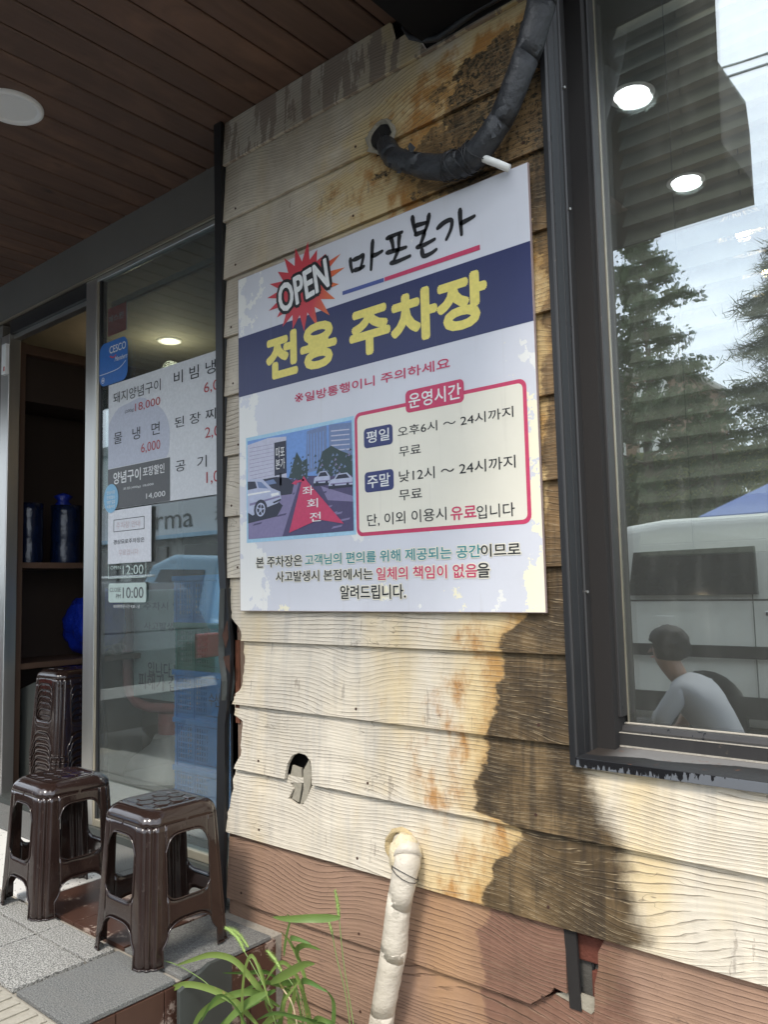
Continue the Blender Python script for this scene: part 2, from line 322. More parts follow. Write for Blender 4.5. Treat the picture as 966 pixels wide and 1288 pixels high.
t = NT('cream_tape_wrap'); p = t.pos(); n = t.noise(p, 12, 5, .6); c = t.mix(n, (.44, .39, .31), (.62, .565, .475)); c = t.mix(t.math('MULTIPLY', t.ramp(t.noise(p, 60, 4, .7), .6, .75), .4), c, (.25, .2, .14)); t.set(c, .6); t.bump(t.noise(p, 36, 5, .65, (1, 1, 2)), .004); M['ctape'] = t.m
M['foamfill'] = plain('yellowed_foam', (.48, .37, .20), .9, bump=.008, bscale=60, var=.3, space='pos')
M['foamplug'] = plain('pale_expanding_foam', (.60, .51, .34), .85, bump=.010, bscale=40, var=.22, space='pos')
M['tubew'] = plain('white_tube', (.68, .68, .64), .4, var=.05)
t = NT('slate_slab'); p = t.pos(); n = t.noise(p, 260, 4, .75); n2 = t.noise(p, 7, 5, .6, (1, 2, 1)); c = t.mix(t.ramp(n, .38, .66), (.07, .072, .07), (.26, .26, .245)); c = t.mix(t.math('MULTIPLY', t.ramp(n2, .4, .7), .45), c, (.17, .165, .15)); t.set(c, .72); t.bump(n, .0015); M['slate'] = t.m
t = NT('speckled_granite'); p = t.pos(); n = t.noise(p, 210, 3, .75); n2 = t.noise(p, 5, 4, .6); c = t.mix(t.ramp(n, .42, .58), (.08, .08, .075), (.52, .51, .47)); c = t.mix(t.math('MULTIPLY', n2, .5), c, (.16, .15, .135))
t.set(c, .75); t.bump(n, .001); M['granite'] = t.m
t = NT('terrazzo'); p = t.pos(); n = t.noise(p, 55, 2, .5); c = t.mix(t.ramp(n, .64, .68), (.72, .70, .66), (.05, .05, .05)); t.set(c, .5); M['terrazzo'] = t.m
t = NT('grout'); p = t.pos(); n = t.noise(p, 90, 5, .7); c = t.mix(n, (.18, .16, .13), (.48, .44, .37)); t.set(c, .9); t.bump(n, .004); M['grout'] = t.m
M['tactile'] = plain('tactile_paver', (.36, .33, .27), .8, var=.25, scale=50, space='pos', bump=.003, bscale=130)
t = NT('wood_look_tile'); p = t.pos(); n = t.noise(p, 1, 5, .65, (60, 5, 5)); n3 = t.noise(p, 1, 5, .65, (9, 9, 1.4)); we = t.ramp(t.math('ADD', t.noise(p, 9, 6, .7), t.math('MULTIPLY', t.noise(p, 70, 3), .2)), .66, .72)
c = t.mix(n3, (.040, .018, .012), (.105, .048, .032)); c = t.mix(t.math('MULTIPLY', n, .4), c, (.04, .018, .012)); c = t.mix(t.math('MULTIPLY', we, .7), c, (.42, .33, .27)); t.set(c, .42); t.bump(n3, .001); M['woodtile'] = t.m
M['asphalt'] = plain('asphalt', (.050, .050, .052), .9, var=.3, scale=80, space='pos', bump=.003, bscale=200)
M['blueplastic'] = plain('blue_crate_plastic', (.03, .27, .72), .4, var=.2)
M['greenplastic'] = plain('green_crate_plastic', (.015, .20, .13), .4, var=.2)
M['redframe'] = plain('faded_red_paint', (.62, .20, .18), .5, var=.2)
M['fabricbase'] = plain('beige_base', (.68, .58, .52), .75, var=.12, bump=.002)
M['boardpanel'] = plain('grey_green_board', (.42, .48, .45), .6)
M['cabinet'] = plain('walnut_cabinet', (.105, .058, .036), .55, var=.3, scale=8, stretch=(1, 1, .15))
M['cabinetback'] = plain('dark_cabinet_back', (.040, .025, .018), .6, var=.3, scale=8, stretch=(1, 1, .15))
M['navyplastic'] = plain('navy_plastic_film', (.004, .010, .034), .22, var=.3, bump=.006, bscale=14)
M['bluebag'] = plain('blue_bag_film', (.006, .022, .26), .25, var=.3, bump=.02, bscale=18)
M['roomwall'] = plain('dim_room_wall', (.16, .14, .10), .8, space='pos')
M['roomdark'] = plain('dark_room_floor', (.05, .045, .04), .6, space='pos')
M['roomceil'] = plain('room_ceiling', (.18, .17, .13), .8, space='pos')
M['blind'] = plain('greige_blind_slat', (.17, .165, .135), .5, var=.1, spec=.3)
M['greypanel'] = plain('charcoal_board', (.045, .050, .046), .6)
M['redmesh'] = plain('red_net', (.24, .03, .035), .7)
M['wglass'] = glass('window_glass', .34, film=.055)
M['wglass2'] = glass('window_inner_glass', .24, film=.01)
M['dglass'] = glass('door_glass', .16, (.74, .82, .82), .055)
# prints
M['p_navy'] = None
def print_mat(name, base, worn, amount, edge=None, streakc=None):
    t = NT(name); p = t.pos(); X, Y, Z = t.xz()
    a = t.math('ADD', t.noise(p, 7, 6, .66), t.math('MULTIPLY', t.noise(p, 70, 4, .7), .10))
    c = t.mix(t.ramp(t.noise(p, 3, 4, .5), .3, .7), tuple(x*.92 for x in base), base)
    if edge is not None:       # worn laminate towards the sign's right and lower edges
        e = t.math('ADD', t.math('MULTIPLY', t.math('MULTIPLY', t.ramp(X, -1.20, -.98), t.math('SUBTRACT', 1.0, t.ramp(Z, 1.5, 2.0))), .19), t.math('MULTIPLY', t.math('SUBTRACT', 1.0, t.ramp(Z, .98, 1.18)), .09))
        a2 = t.math('ADD', a, e); c = t.mix(t.ramp(a2, .765, .773), c, edge)
        l = t.math('ADD', t.noise(p, 6, 6, .66, (1.1, 1, 1), None), t.math('ADD', t.math('MULTIPLY', t.math('SUBTRACT', 1.0, t.ramp(X, -2.19, -1.90)), .22), t.math('MULTIPLY', t.math('SUBTRACT', 1.0, t.ramp(Z, 1.0, 1.15)), .06)))
        c = t.mix(t.ramp(l, .66, .668), c, worn)
    else:
        c = t.mix(t.math('MULTIPLY', t.ramp(a, .80-amount, .81-amount), .8), c, worn)
    st = t.noise(p, 10, 5, .6, (5, 1, .25)); c = t.mix(t.math('MULTIPLY', t.ramp(st, .56, .8), .22), c, streakc or (.42, .38, .32))
    t.set(c, .38); t.bump(t.noise(p, 30, 4, .6), .0006); return t.m
M['signbase'] = print_mat('sign_lavender_print', (.62, .625, .665), (.74, .73, .69), 0, edge=(.80, .75, .56))
M['signnavy'] = print_mat('sign_navy_print', (.019, .026, .10), (.15, .16, .26), .02, streakc=(.08, .09, .18))
M['signcream'] = print_mat('sign_cream_print', (.76, .72, .60), (.62, .60, .54), .02)
M['i_yellow'] = ink('yellow_ink', (.80, .68, .17)); M['i_black'] = ink('black_ink', (.012, .012, .014)); M['i_white'] = ink('white_ink', (.78, .78, .76))
M['i_crim'] = ink('crimson_ink', (.55, .045, .12)); M['i_teal'] = ink('teal_ink', (.035, .24, .26)); M['i_navy'] = ink('navy_ink', (.035, .045, .15))
M['i_red'] = ink('red_ink', (.45, .03, .05)); M['i_menured'] = ink('menu_red_ink', (.42, .045, .05)); M['i_grey'] = ink('grey_ink', (.085, .085, .085))
M['i_menu'] = ink('menu_white', (.66, .67, .68)); M['i_lav'] = ink('menu_lavender', (.50, .52, .60)); M['i_pink'] = ink('faded_pink_ink', (.62, .50, .50))
M['i_paper'] = ink('paper_white', (.72, .72, .74)); M['i_blue'] = ink('sticker_blue', (.02, .14, .46)); M['i_lblue'] = ink('sticker_light_blue', (.22, .48, .68)); M['i_dred'] = ink('sticker_red', (.62, .05, .06))
M['i_pale'] = ink('pale_green_decal', (.52, .62, .56)); M['i_frame'] = ink('pale_blue_ink', (.36, .58, .72))
M['i_sky'] = ink('photo_sky', (.16, .30, .62)); M['i_road'] = ink('photo_road', (.075, .062, .14)); M['i_roadl'] = ink('photo_road_light', (.22, .19, .33)); M['i_bldg'] = ink('photo_building', (.50, .50, .60)); M['i_bldg2'] = ink('photo_tower', (.16, .22, .38))
M['i_tree'] = ink('photo_tree', (.035, .06, .06)); M['i_car'] = ink('photo_car', (.45, .48, .62)); M['i_dark'] = ink('photo_dark', (.025, .028, .05)); M['i_lib'] = ink('line_blue', (.07, .10, .30))
t = NT('starburst_print'); p = t.pos(); X, Y, Z = t.xz(); n = t.noise(p, 8, 4, .5)
u = t.math('ADD', t.math('ADD', t.math('MULTIPLY', X, 3.0), 5.65), t.math('MULTIPLY', t.math('ADD', Z, -1.86), -1.1), clamp=False)
r_ = t.N('ValToRGB'); e = r_.color_ramp.elements; e[0].position = .18; e[0].color = (.52, .045, .06, 1); e[1].position = .86; e[1].color = (.80, .50, .09, 1); e2 = e.new(.5); e2.color = (.68, .17, .04, 1)
t.L(u, r_.inputs[0]); t.set(r_.outputs[0], .4); M['burst'] = t.m

# ---------------------------------------------------------------- lettering
def text_mesh(body, bold=0.0, res=3):
    cu = bpy.data.curves.new('lettering', 'FONT'); cu.body = body; cu.size = 1; cu.resolution_u = res; cu.fill_mode = 'BOTH' if hasattr(cu, 'fill_mode') else cu.fill_mode
    o = bpy.data.objects.new('lettering', cu); C.objects.link(o)
    bpy.context.view_layer.update()
    me = bpy.data.meshes.new_from_object(o.evaluated_get(bpy.context.evaluated_depsgraph_get()))
    bpy.data.objects.remove(o); bpy.data.curves.remove(cu); return me
def lettering(body, ll, ur, y, mat, parent, bold=0.0, shear=0.0, rot=0.0, th=0.0, name='lettering', outline=None):
    """text fitted into the box ll..ur of the plane y, facing -Y"""
    me = text_mesh(body, bold)
    if not me.vertices: return None
    xs = [v.co.x for v in me.vertices]; ys = [v.co.y for v in me.vertices]
    x0, x1, y0, y1 = min(xs), max(xs), min(ys), max(ys)
    sx = (ur[0]-ll[0])/(x1-x0); sy = (ur[1]-ll[1])/(y1-y0)
    cx, cz = (ll[0]+ur[0])/2, (ll[1]+ur[1])/2
    for v in me.vertices:
        a = (v.co.x-x0)*sx + ll[0]; b = (v.co.y-y0)*sy + ll[1]
        a += shear*(b-ll[1])
        if rot:
            da, db = a-cx, b-cz; a = cx+da*math.cos(rot)-db*math.sin(rot); b = cz+da*math.sin(rot)+db*math.cos(rot)
        v.co = (a, y, b)
    me.materials.clear(); me.materials.append(mat)
    fx = sorted((min(me.vertices[i].co.x for i in f.vertices), max(me.vertices[i].co.x for i in f.vertices), f.index) for f in me.polygons); grp = []; gap = .42*abs(ur[1]-ll[1])
    for a, b, i in fx:
        if grp and a-grp[-1][0] <= gap: grp[-1][0] = max(grp[-1][0], b); grp[-1][1].append(i)
        else: grp.append([b, [i]])
    if len(grp) > 1 and not rot:
        for _, ids in grp[1:]:
            vm = {}; V = []; F = []
            for i in ids:
                F.append([vm.setdefault(j, len(vm)) for j in me.polygons[i].vertices])
            V = [None]*len(vm)
            for j, k in vm.items(): V[k] = me.vertices[j].co.copy()
            finish(V, F, bold, sx, sy, mat, name, parent)
        ids = grp[0][1]; vm = {}; F = [[vm.setdefault(j, len(vm)) for j in me.polygons[i].vertices] for i in ids]; V = [None]*len(vm)
        for j, k in vm.items(): V[k] = me.vertices[j].co.copy()
        return finish(V, F, bold, sx, sy, mat, name, parent)
    return finish([v.co.copy() for v in me.vertices], [tuple(p.vertices) for p in me.polygons], bold, sx, sy, mat, name, parent)
def finish(vs, fs, bold, sx, sy, mat, name, parent):
    me = bpy.data.meshes.new(name); me.from_pydata(vs, [], fs); me.materials.append(mat)
    if bold > 0:           # heavier weight: the glyphs laid down again round a small circle
        r_ = bold*.62*min(abs(sx), abs(sy)); n = len(vs); V = []; F = []
        nd = 10 if bold > .03 else 6
        for k in range(nd+1):
            dx, dz = (0, 0) if k == nd else (r_*math.cos(k*6.2832/nd), r_*math.sin(k*6.2832/nd))
            V += [(v.x+dx, v.y-.00002*k, v.z+dz) for v in vs]; F += [tuple(i+n*k for i in f) for f in fs]
        me = bpy.data.meshes.new(name); me.from_pydata(V, [], F); me.materials.append(mat)
    return put(name, me, parent)
def sheet(name, pts, y, mat, parent, th=.0006):
    m = MB(); m.prism(pts, y, y+th); return m.build(name, mat, parent)
def quad(a, b): return [(a[0], a[1]), (b[0], a[1]), (b[0], b[1]), (a[0], b[1])]
def stroke(mb, pts, wd, y, taper=.6):
    P = [Vector((p[0], 0, p[1])) for p in pts]; n = len(P)
    # smooth by Catmull-Rom
    Q = []
    for i in range(n-1):
        p0, p1, p2, p3 = P[max(i-1, 0)], P[i], P[i+1], P[min(i+2, n-1)]
        for k in range(5):
            s = k/5; Q.append(.5*((2*p1)+(-p0+p2)*s+(2*p0-5*p1+4*p2-p3)*s*s+(-p0+3*p1-3*p2+p3)*s**3))
    Q.append(P[-1]); m = len(Q); vs = []; fs = []
    for i, q in enumerate(Q):
        t = (Q[min(i+1, m-1)]-Q[max(i-1, 0)]).normalized(); nn = Vector((-t.z, 0, t.x)); s = i/(m-1)
        ww = wd*.5*(1-(1-taper)*s)*(.62+.38*math.sin(min(1, s*6+.2)*1.57))
        vs += [(q.x+nn.x*ww, y, q.z+nn.z*ww), (q.x-nn.x*ww, y, q.z-nn.z*ww)]
    for i in range(m-1): fs.append((2*i, 2*i+1, 2*i+3, 2*i+2))
    for e, sgn in ((0, -1), (m-1, 1)):        # round ends
        q = Q[e]; t = ((Q[1]-Q[0]) if e == 0 else (Q[-1]-Q[-2])).normalized()*sgn; nn = Vector((-t.z, 0, t.x)); r = (Vector(vs[2*e])-Vector(vs[2*e+1])).length/2
        b = len(vs); vs.append((q.x, y, q.z))
        for k in range(7):
            a = math.pi*(k/6-.5); vs.append((q.x+t.x*math.cos(a)*r+nn.x*math.sin(a)*r, y, q.z+t.z*math.cos(a)*r+nn.z*math.sin(a)*r))
        for k in range(6): fs.append((b, b+1+k, b+2+k))
    mb.add(vs, fs)

# ================================================================ SETTING: ground, room
st = MB().box(-60, -60, -.55, 40, -.9, -.35).build('road', M['asphalt']); tag(st, kind='structure')
MB().box(-1.97, -.9, -.55, 40, .035, -.352).build('ground', M['tactile'], kind='structure')
MB().box(-60, -60, -.75, 60, 60, -.56).build('terrain', M['asphalt'], kind='structure')
# raised entrance platform with its tiles
plat = MB().box(-5.25, -.93, -.55, -1.985, .30, -.014).build('platform', M['grout'], kind='structure')
def tile(name, x0, y0, x1, y1, mat, z1=0, g=.0025, z0=-.013, j=.0008):
    dz = random.uniform(-j, j)
    return MB().box(x0+g, y0+g, z0, x1-g, y1-g, z1+dz).build(name, mat, plat, bevel=.0015)
tile('slab', -2.27, -.725, -1.974, -.412, M['slate'])
tile('slab', -2.27, -.395, -1.974, -.06, M['slate'], -.001)
for k in range(9):       # granite pavers in front of the door, narrow strip along the tile edge
    xa = -2.585-.3*k
    tile('paver', xa, -.505, xa+.3, -.412, M['granite'])
    tile('paver', xa, -.925 if k > 2 else -.725, xa+.3, -.510, M['granite'])
for k in range(10):
    tile('floor_tile', -2.57-.30*k, -.395, -2.27-.30*k, -.06, M['woodtile'] if k < 2 else M['terrazzo'])
for k in range(5): tile('threshold_slab', -2.27-.6*(k+1), -.055, -2.27-.6*k, .30, M['slate'])
# tactile pavers with raised bars
for k in range(3):
    xa = -2.57-.3*k
    tp = MB(); tp.box(xa+.285, -.925, -.013, xa+.585, -.735, -.002)
    for b in range(6): tp.box(xa+.297+b*.048, -.915, -.002, xa+.325+b*.048, -.745, .003)
    tp.build('tactile_paver', M['tactile'], plat, bevel=.002)
# brown wood-look tiles on the platform's end face
ys = [-.93, -.60, -.452, -.30, -.15, -.045]
for a, b in zip(ys[:-1], ys[1:]):
    MB().box(-1.986, a+.0015, -.17, -1.972, b-.0015, -.016).build('side_tile', M['woodtile'], plat, bevel=.001)
    MB().box(-1.986, a+.0015, -.34, -1.972, b-.0015, -.173).build('side_tile', M['woodtile'], plat, bevel=.001)
# the room behind the glass
rm = MB()
rm.box(-9, 4.2, 0, 2.5, 4.3, 2.75); rm.box(-9.1, .3, 0, -9, 4.3, 2.75); rm.box(2.5, .2, -.3, 2.6, 4.3, 2.75)
rm.build('room_wall', M['roomwall'], kind='structure')
MB().box(-9, .30, -.55, 2.6, 4.3, -.002).build('room_floor', M['roomdark'], kind='structure')
MB().box(-9, .20, 2.75, 2.6, 4.3, 2.85).build('room_ceiling', M['roomceil'], kind='structure')
# room light that is lit in the photo
dl = thing('recessed_lamp', 'small lit warm recessed lamp in the room ceiling behind the door glass', 'lamp', (-4.49, 1.30, 2.75))
MB().lathe([(.055, -.012), (.075, -.012), (.08, -.002), (.08, 0)], (-4.49, 1.30, 2.75), 20).build('rim', M['white'], dl, True)
MB().lathe([(0, -.006), (.055, -.006)], (-4.49, 1.30, 2.75), 20).build('bulb', M['warmlit'], dl)

def lamp_light(name, loc, e, col, r=.06):
    ld = bpy.data.lights.new(name, 'POINT'); ld.energy = e; ld.color = col; ld.shadow_soft_size = r; o = bpy.data.objects.new(name, ld); C.objects.link(o); o.location = loc
lamp_light('recessed_lamp_light', (-4.49, 1.30, 2.55), 5, (1, .82, .58))
# ---------------------------------------------------------------- wooden soffit
sof = MB().box(-9.0, -1.46, 2.812, -1.30, .17, 2.86).build('ceiling', M['darkvoid'], kind='structure')
xj = -1.109
edges = [-1.109+.1205*0]
bx = [-1.48 - .1215*k + .0*k for k in range(62)]
bx = []
x = -1.5975 + .1213*3
while x > -9: bx.append(x); x -= .1213
for i in range(len(bx)-1):
    x1, x0 = min(bx[i], -1.302)-.0035, bx[i+1]+.0035
    if x1-x0 < .02: continue
    yb = .17 if x1 < -2.2 else (.002)
    ya = -1.46
    cut = None if i % 3 else random.uniform(-1.0, -.5)
    MB().prism([(x0, 2.81), (x0, 2.794), (x0+.004, 2.790), (x1-.004, 2.790), (x1, 2.794), (x1, 2.81)], ya, yb).build('soffit_board', M['soffit'], sof)
MB().box(-9, -1.50, 2.633, -1.302, -1.461, 2.95).build('fascia', M['canopy'], sof)
lp = thing('ceiling_lamp', 'round white unlit lamp set into the dark wooden soffit', 'ceiling lamp', (-2.715, -.58, 2.79))
MB().lathe([(.105, 0), (.105, -.008), (.098, -.014), (.086, -.012), (.082, -.006)], (-2.715, -.58, 2.79), 40).build('trim_ring', M['white'], lp, True)
MB().lathe([(.0, -.007), (.083, -.0065)], (-2.715, -.58, 2.79), 40).build('diffuser', M['lampglass'], lp, True)

# ---------------------------------------------------------------- siding wall
wall = thing('siding_wall', 'weathered cedar-look siding wall, cream above and brown below, with a damp stain', 'wall', (0, 0, -.35))
S = lambda n: 2.62-.2151*(n-1)
# ragged left ends (x at height z)
left_break = [(-2.2411, 1.1897), (-2.2361, 1.0229), (-2.2190, 0.9953), (-2.2244, 0.9761), (-2.2047, 0.9640), (-2.1895, 0.9492), (-2.1655, 0.9441), (-2.1605, 0.9092), (-2.1663, 0.8713), (-2.1551, 0.8341), (-2.1599, 0.7831), (-2.1646, 0.7374), (-2.2073, 0.7185), (-2.2007, 0.7002), (-2.2136, 0.6804), (-2.2183, 0.6370), (-2.1638, 0.6286), (-2.1724, 0.5986), (-2.1745, 0.5587), (-2.1692, 0.5224), (-2.1903, 0.4962), (-2.2100, 0.4620), (-2.2247, 0.4283), (-2.2208, 0.3971), (-2.2295, 0.3667), (-2.2427, 0.3197), (-2.2498, 0.2526)]
def left_x(z):
    P = left_break
    if z > P[0][1] or z < P[-1][1]: return -2.248
    for a, b in zip(P[:-1], P[1:]):
        if b[1] <= z <= a[1]:
            s = (a[1]-z)/max(1e-6, a[1]-b[1]); x = a[0]+(b[0]-a[0])*s
            return x + .006*noise.noise(Vector((0, 3.3, z*70)))
    return -2.248
def face_y(z, zb): return -.0205 + .0155*(z-zb)/.2151
def board(outline, zb, mat, name='board', holes=()):
    """a lapped board: outline (x, z) filled, front face leaning out at its lower edge"""
    bm = bmesh.new()
    for loop in [outline] + list(holes):
        vs = [bm.verts.new((x, 0, z)) for x, z in loop]
        for i in range(len(vs)): bm.edges.new((vs[i], vs[(i+1) % len(vs)]))
    bmesh.ops.triangle_fill(bm, use_beauty=True, use_dissolve=False, edges=bm.edges[:])
    fs = bm.faces[:]
    ex = bmesh.ops.extrude_face_region(bm, geom=fs)
    nv = set(v for v in ex['geom'] if isinstance(v, bmesh.types.BMVert))
    for v in bm.verts:
        v.co.y = face_y(v.co.z, zb) + (.0125 if v not in nv else 0)
    bmesh.ops.recalc_face_normals(bm, faces=bm.faces)
    me = bpy.data.meshes.new(name); bm.to_mesh(me); bm.free(); me.materials.append(mat)
    return put(name, me, wall, bevel=.0012)
def rag(z0, z1, n=14):      # left edge upward
    return [(left_x(z0+(z1-z0)*k/n), z0+(z1-z0)*k/n) for k in range(n+1)]
XR = 1.6
WX = -.938      # outer edge of the window trim
for r in range(0, 10):
    zb, zt = S(r+1), min(S(r)+.010, 2.7885)
    xr = -.93
    bot = []
    if r == 0: out = [(left_x(zb), zb), (-.80, zb), (-.80, 2.60), (-1.28, 2.604), (-1.30, 2.63), (-1.35, 2.715), (-1.42, 2.70), (-1.44, 2.7885), (-2.248, 2.7885)]; holes = []
    else:
        nn = 16; lr = rag(zb, zt)
        out = lr[:1] + [(xr, zb), (xr, zt)] + lr[:0:-1]; holes = []
    if r == 0: out = [(-2.248, zb), (-.93, zb), (-.93, 2.629), (-1.31, 2.629), (-1.36, 2.72), (-1.43, 2.715), (-1.45, 2.7885), (-2.248, 2.7885)]
    if r == 1:
        pass
    if r == 2:       # hole for the black hose sits on the joint of rows 1 and 2
        pass
    board(out, zb, M['flaking'] if r == 0 else M['cream'], holes=holes)
# row 10 : runs under the window; row 11, then the brown rows
def ring(c, rx, rz, n=14, jit=.12, seed=1):
    rr = random.Random(seed); return [(c[0]+rx*math.cos(k*2*math.pi/n)*(1+rr.uniform(-jit, jit)), c[1]+rz*math.sin(k*2*math.pi/n)*(1+rr.uniform(-jit, jit))) for k in range(n)]
z10, z11, z12, z13, z14, z15 = S(10)+.01, S(11), S(12), S(13), S(14), S(15)
lr = rag(z11, z10)
nb = [(-1.9518, 0.4777), (-1.9418, 0.5163), (-1.9228, 0.5434), (-1.8934, 0.5562), (-1.8610, 0.5543), (-1.8366, 0.5365), (-1.8303, 0.5058), (-1.8328, 0.4717)]
nb = [(x, z) for x, z in nb if z > z11+.004]
board(lr[:1] + [(nb[0][0]-.002, z11)] + nb + [(nb[-1][0]+.002, z11), (XR, z11), (XR, .655), (-.93, .655), (-.93, z10)] + lr[:0:-1], z11, M['cream'])
hp = ((-1.4763, 0.3467)); 
lr = rag(z12, z11+.010)
chip = [(-1.9429, 0.4566), (-1.9248, 0.4393), (-1.9475, 0.4064), (-1.9111, 0.3947), (-1.8785, 0.3998), (-1.8601, 0.4292), (-1.8454, 0.4555), (-1.8346, 0.4691)]
board(lr[:1] + [(XR, z12), (XR, z11+.010)] + lr[:0:-1], z12, M['cream'], holes=[ring(hp, .052, .046, 16, .16, 4), [(x, z) for x, z in chip if z < z11+.004]])
t11 = z12+.010
gl, gr = (-0.9841, 0.2609), (-0.8775, 0.2621)
board([(-2.248, z13), (-1.0778, 0.0524), (-1.0521, 0.0713), (-1.0230, 0.0927), (-1.0138, 0.1083), (-0.9803, 0.1035), (gl[0], t11), (-2.248, t11)], z13, M['brown'])
board([(-0.9093, 0.1015), (-0.9092, 0.1439), (-0.8992, 0.1838), (-0.8996, 0.2156), (-0.8843, 0.2444), (gr[0], t11), (XR, t11), (XR, z13), ((-0.9156, 0.0961)[0], z13)], z13, M['brown'])
board([(-2.248, z14), (XR, z14), (XR, z13+.012), (-0.9246, 0.0757), (-0.9649, 0.0811), (-1.0169, 0.0872), (-1.0522, 0.0694), (-1.0841, 0.0449), (-2.248, z13+.012)], z14, M['brown'])
board([(-2.248, z15), (XR, z15), (XR, z14+.01), (-2.248, z14+.01)], z15, M['brown'])
board([(-2.248, -.55), (XR, -.55), (XR, z15+.01), (-2.248, z15+.01)], -.61, M['brown'])
rn_ = random.Random(14)
for r in range(1, 15):
    for x in ([-2.19, -1.62, -1.02] if r > 8 or r < 3 else [-2.19]) + ([-.45] if r > 10 else []):
        z = S(r+1)+.035+rn_.uniform(-.006, .006); xx = x+rn_.uniform(-.03, .03)
        if r > 9 and r < 12 and xx < -2.15: xx = -2.08
        y = face_y(z, S(r+1)); n_ = MB(); n_.add([(xx+.0042*math.cos(k*.7854), y-.0012, z+.0042*math.sin(k*.7854)) for k in range(8)]+[(xx+.0042*math.cos(k*.7854), y+.001, z+.0042*math.sin(k*.7854)) for k in range(8)], [tuple(range(8))]+[(k, (k+1) % 8, 8+(k+1) % 8, 8+k) for k in range(8)]); n_.build('nail', M['rustdark'], wall)
# pale unpainted upper edge showing in the gap, chips, backing
MB().prism([(-1.0168, 0.0891), (-0.9248, 0.0703), (-0.9100, 0.0872), (-0.9130, 0.1075), (-0.9697, 0.1084)], -.004, .004).build('bare_board_edge', M['paleboard'], wall)
MB().prism([(-1.9425, 0.4764), (-1.9308, 0.5127), (-1.8907, 0.5078), (-1.8880, 0.4617), (-1.9037, 0.4008), (-1.9364, 0.4081), (-1.9211, 0.4399)], -.004, .003).build('broken_chip', M['paleboard'], wall)
MB().prism([(-1.8764, 0.5048), (-1.8507, 0.5396), (-1.8374, 0.5001), (-1.8489, 0.4550), (-1.8676, 0.4087), (-1.8929, 0.3975), (-1.8776, 0.4461)], -.009, -.001).build('broken_chip', M['paleboard'], wall)
bk = MB()
bk.box(-2.20, .055, -.55, -.86, .14, 2.79); bk.box(-.86, .055, -.55, XR, .14, .64)
bk.build('backing', M['darkvoid'], wall)
MB().box(-2.235, .0, .20, -2.165, .02, 1.15).build('batten', M['oldwood'], wall, bevel=.002)
MB().box(-2.235, .002, 1.16, -2.17, .02, 2.75).build('batten', M['oldwood'], wall, bevel=.002)
MB().box(-1.60, .028, -.1, -.70, .054, .30).build('mortar', M['mortar'], wall)
bh = .062; z = .02
for rr_ in range(4):
    xx = -1.045 + (.115 if rr_ % 2 else 0)
    for k in range(3):
        MB().box(xx+k*.2,   .016, z+rr_*(bh+.016), xx+k*.2+.188, .034, z+rr_*(bh+.016)+bh).build('brick', M['brick'], wall, bevel=.004)
MB().prism([(gl[0]-.002, t11), (gl[0]+.030, t11-.0), (gl[0]+.036, .07), (gl[0]+.006, .07)], -.008, .0).build('cut_edge', M['darkvoid'], wall)
# corner flashing strip, sprung open at its middle
fl_l = [(276, 150), (277.2, 250), (278.5, 420), (280.5, 640), (281.5, 700), (283.5, 735), (287.5, 775), (290.5, 803), (290, 826), (286, 850), (284, 880), (281, 905), (280, 1000), (278, 1120), (276, 1288), (275.5, 1330)]
FP = [((-2.2889, 2.8257), (-2.2492, 2.8093)), ((-2.2856, 2.5150), (-2.2472, 2.5020)), ((-2.2835, 2.0018), (-2.2449, 1.9931)), ((-2.2795, 1.3613), (-2.2461, 1.3587)), ((-2.2765, 1.1911), (-2.2411, 1.1897)), ((-2.2684, 1.0926), (-2.2287, 1.0670)), ((-2.2518, 0.9814), (-2.2151, 0.9597)), ((-2.2394, 0.9044), (-2.2072, 0.8944)), ((-2.2421, 0.8414), (-2.2056, 0.8428)), ((-2.2601, 0.7749), (-2.2128, 0.7640)), ((-2.2696, 0.6924), (-2.2286, 0.6819)), ((-2.2833, 0.6232), (-2.2421, 0.6134)), ((-2.2898, 0.3658), (-2.2444, 0.3725)), ((-2.3010, 0.0448), (-2.2559, 0.0548)), ((-2.3130, -0.3951), (-2.2640, -0.3795)), ((-2.3160, -0.5035), (-2.2650, -0.4860))]
m = MB(); vs = []
for (a, b) in FP:
    yo = -.028
    vs += [(a[0], yo, a[1]), (b[0], yo, b[1]), (b[0], yo+.012, b[1]), (a[0], yo+.055, a[1])]
n = len(FP); m.add(vs, [(4*i+k, 4*i+(k+1) % 4, 4*i+4+(k+1) % 4, 4*i+4+k) for i in range(n-1) for k in range(4)]+[(0, 1, 2, 3), (4*n-4, 4*n-3, 4*n-2, 4*n-1)])
m.build('corner_flashing', M['blackmetal'], wall)
CL = [((-2.2433, 1.0787), (-2.2280, 1.0785), 0), ((-2.2512, 0.9745), (-2.2290, 0.9688), 0), ((-2.2519, 0.9340), (-2.2382, 0.9140), 0), ((-2.2538, 0.8799), (-2.2343, 0.8651), 0), ((-2.2526, 0.8334), (-2.2217, 0.8276), 0), ((-2.2355, 0.7631), (-2.2138, 0.7579), 0), ((-2.2379, 0.6972), (-2.2272, 0.6926), 0)]
m = MB(); vs = []
for a, b, _ in CL: vs += [(a[0], -.045, a[1]), ((a[0]+b[0])/2, -.020, (a[1]+b[1])/2), (b[0], -.008, b[1]), (b[0], -.004, b[1]), (a[0], -.041, a[1])]
n = len(CL); m.add(vs, [(5*i+k, 5*i+(k+1) % 5, 5*i+5+(k+1) % 5, 5*i+5+k) for i in range(n-1) for k in range(5)])
m.build('bent_flashing', M['greypanel'], wall)
MB().prism([(-2.2240, 0.9189), (-2.1957, 0.9679), (-2.1920, 0.9089), (-2.2051, 0.8764)], -.052, -.049).build('rusty_gap', M['rustdark'], wall)
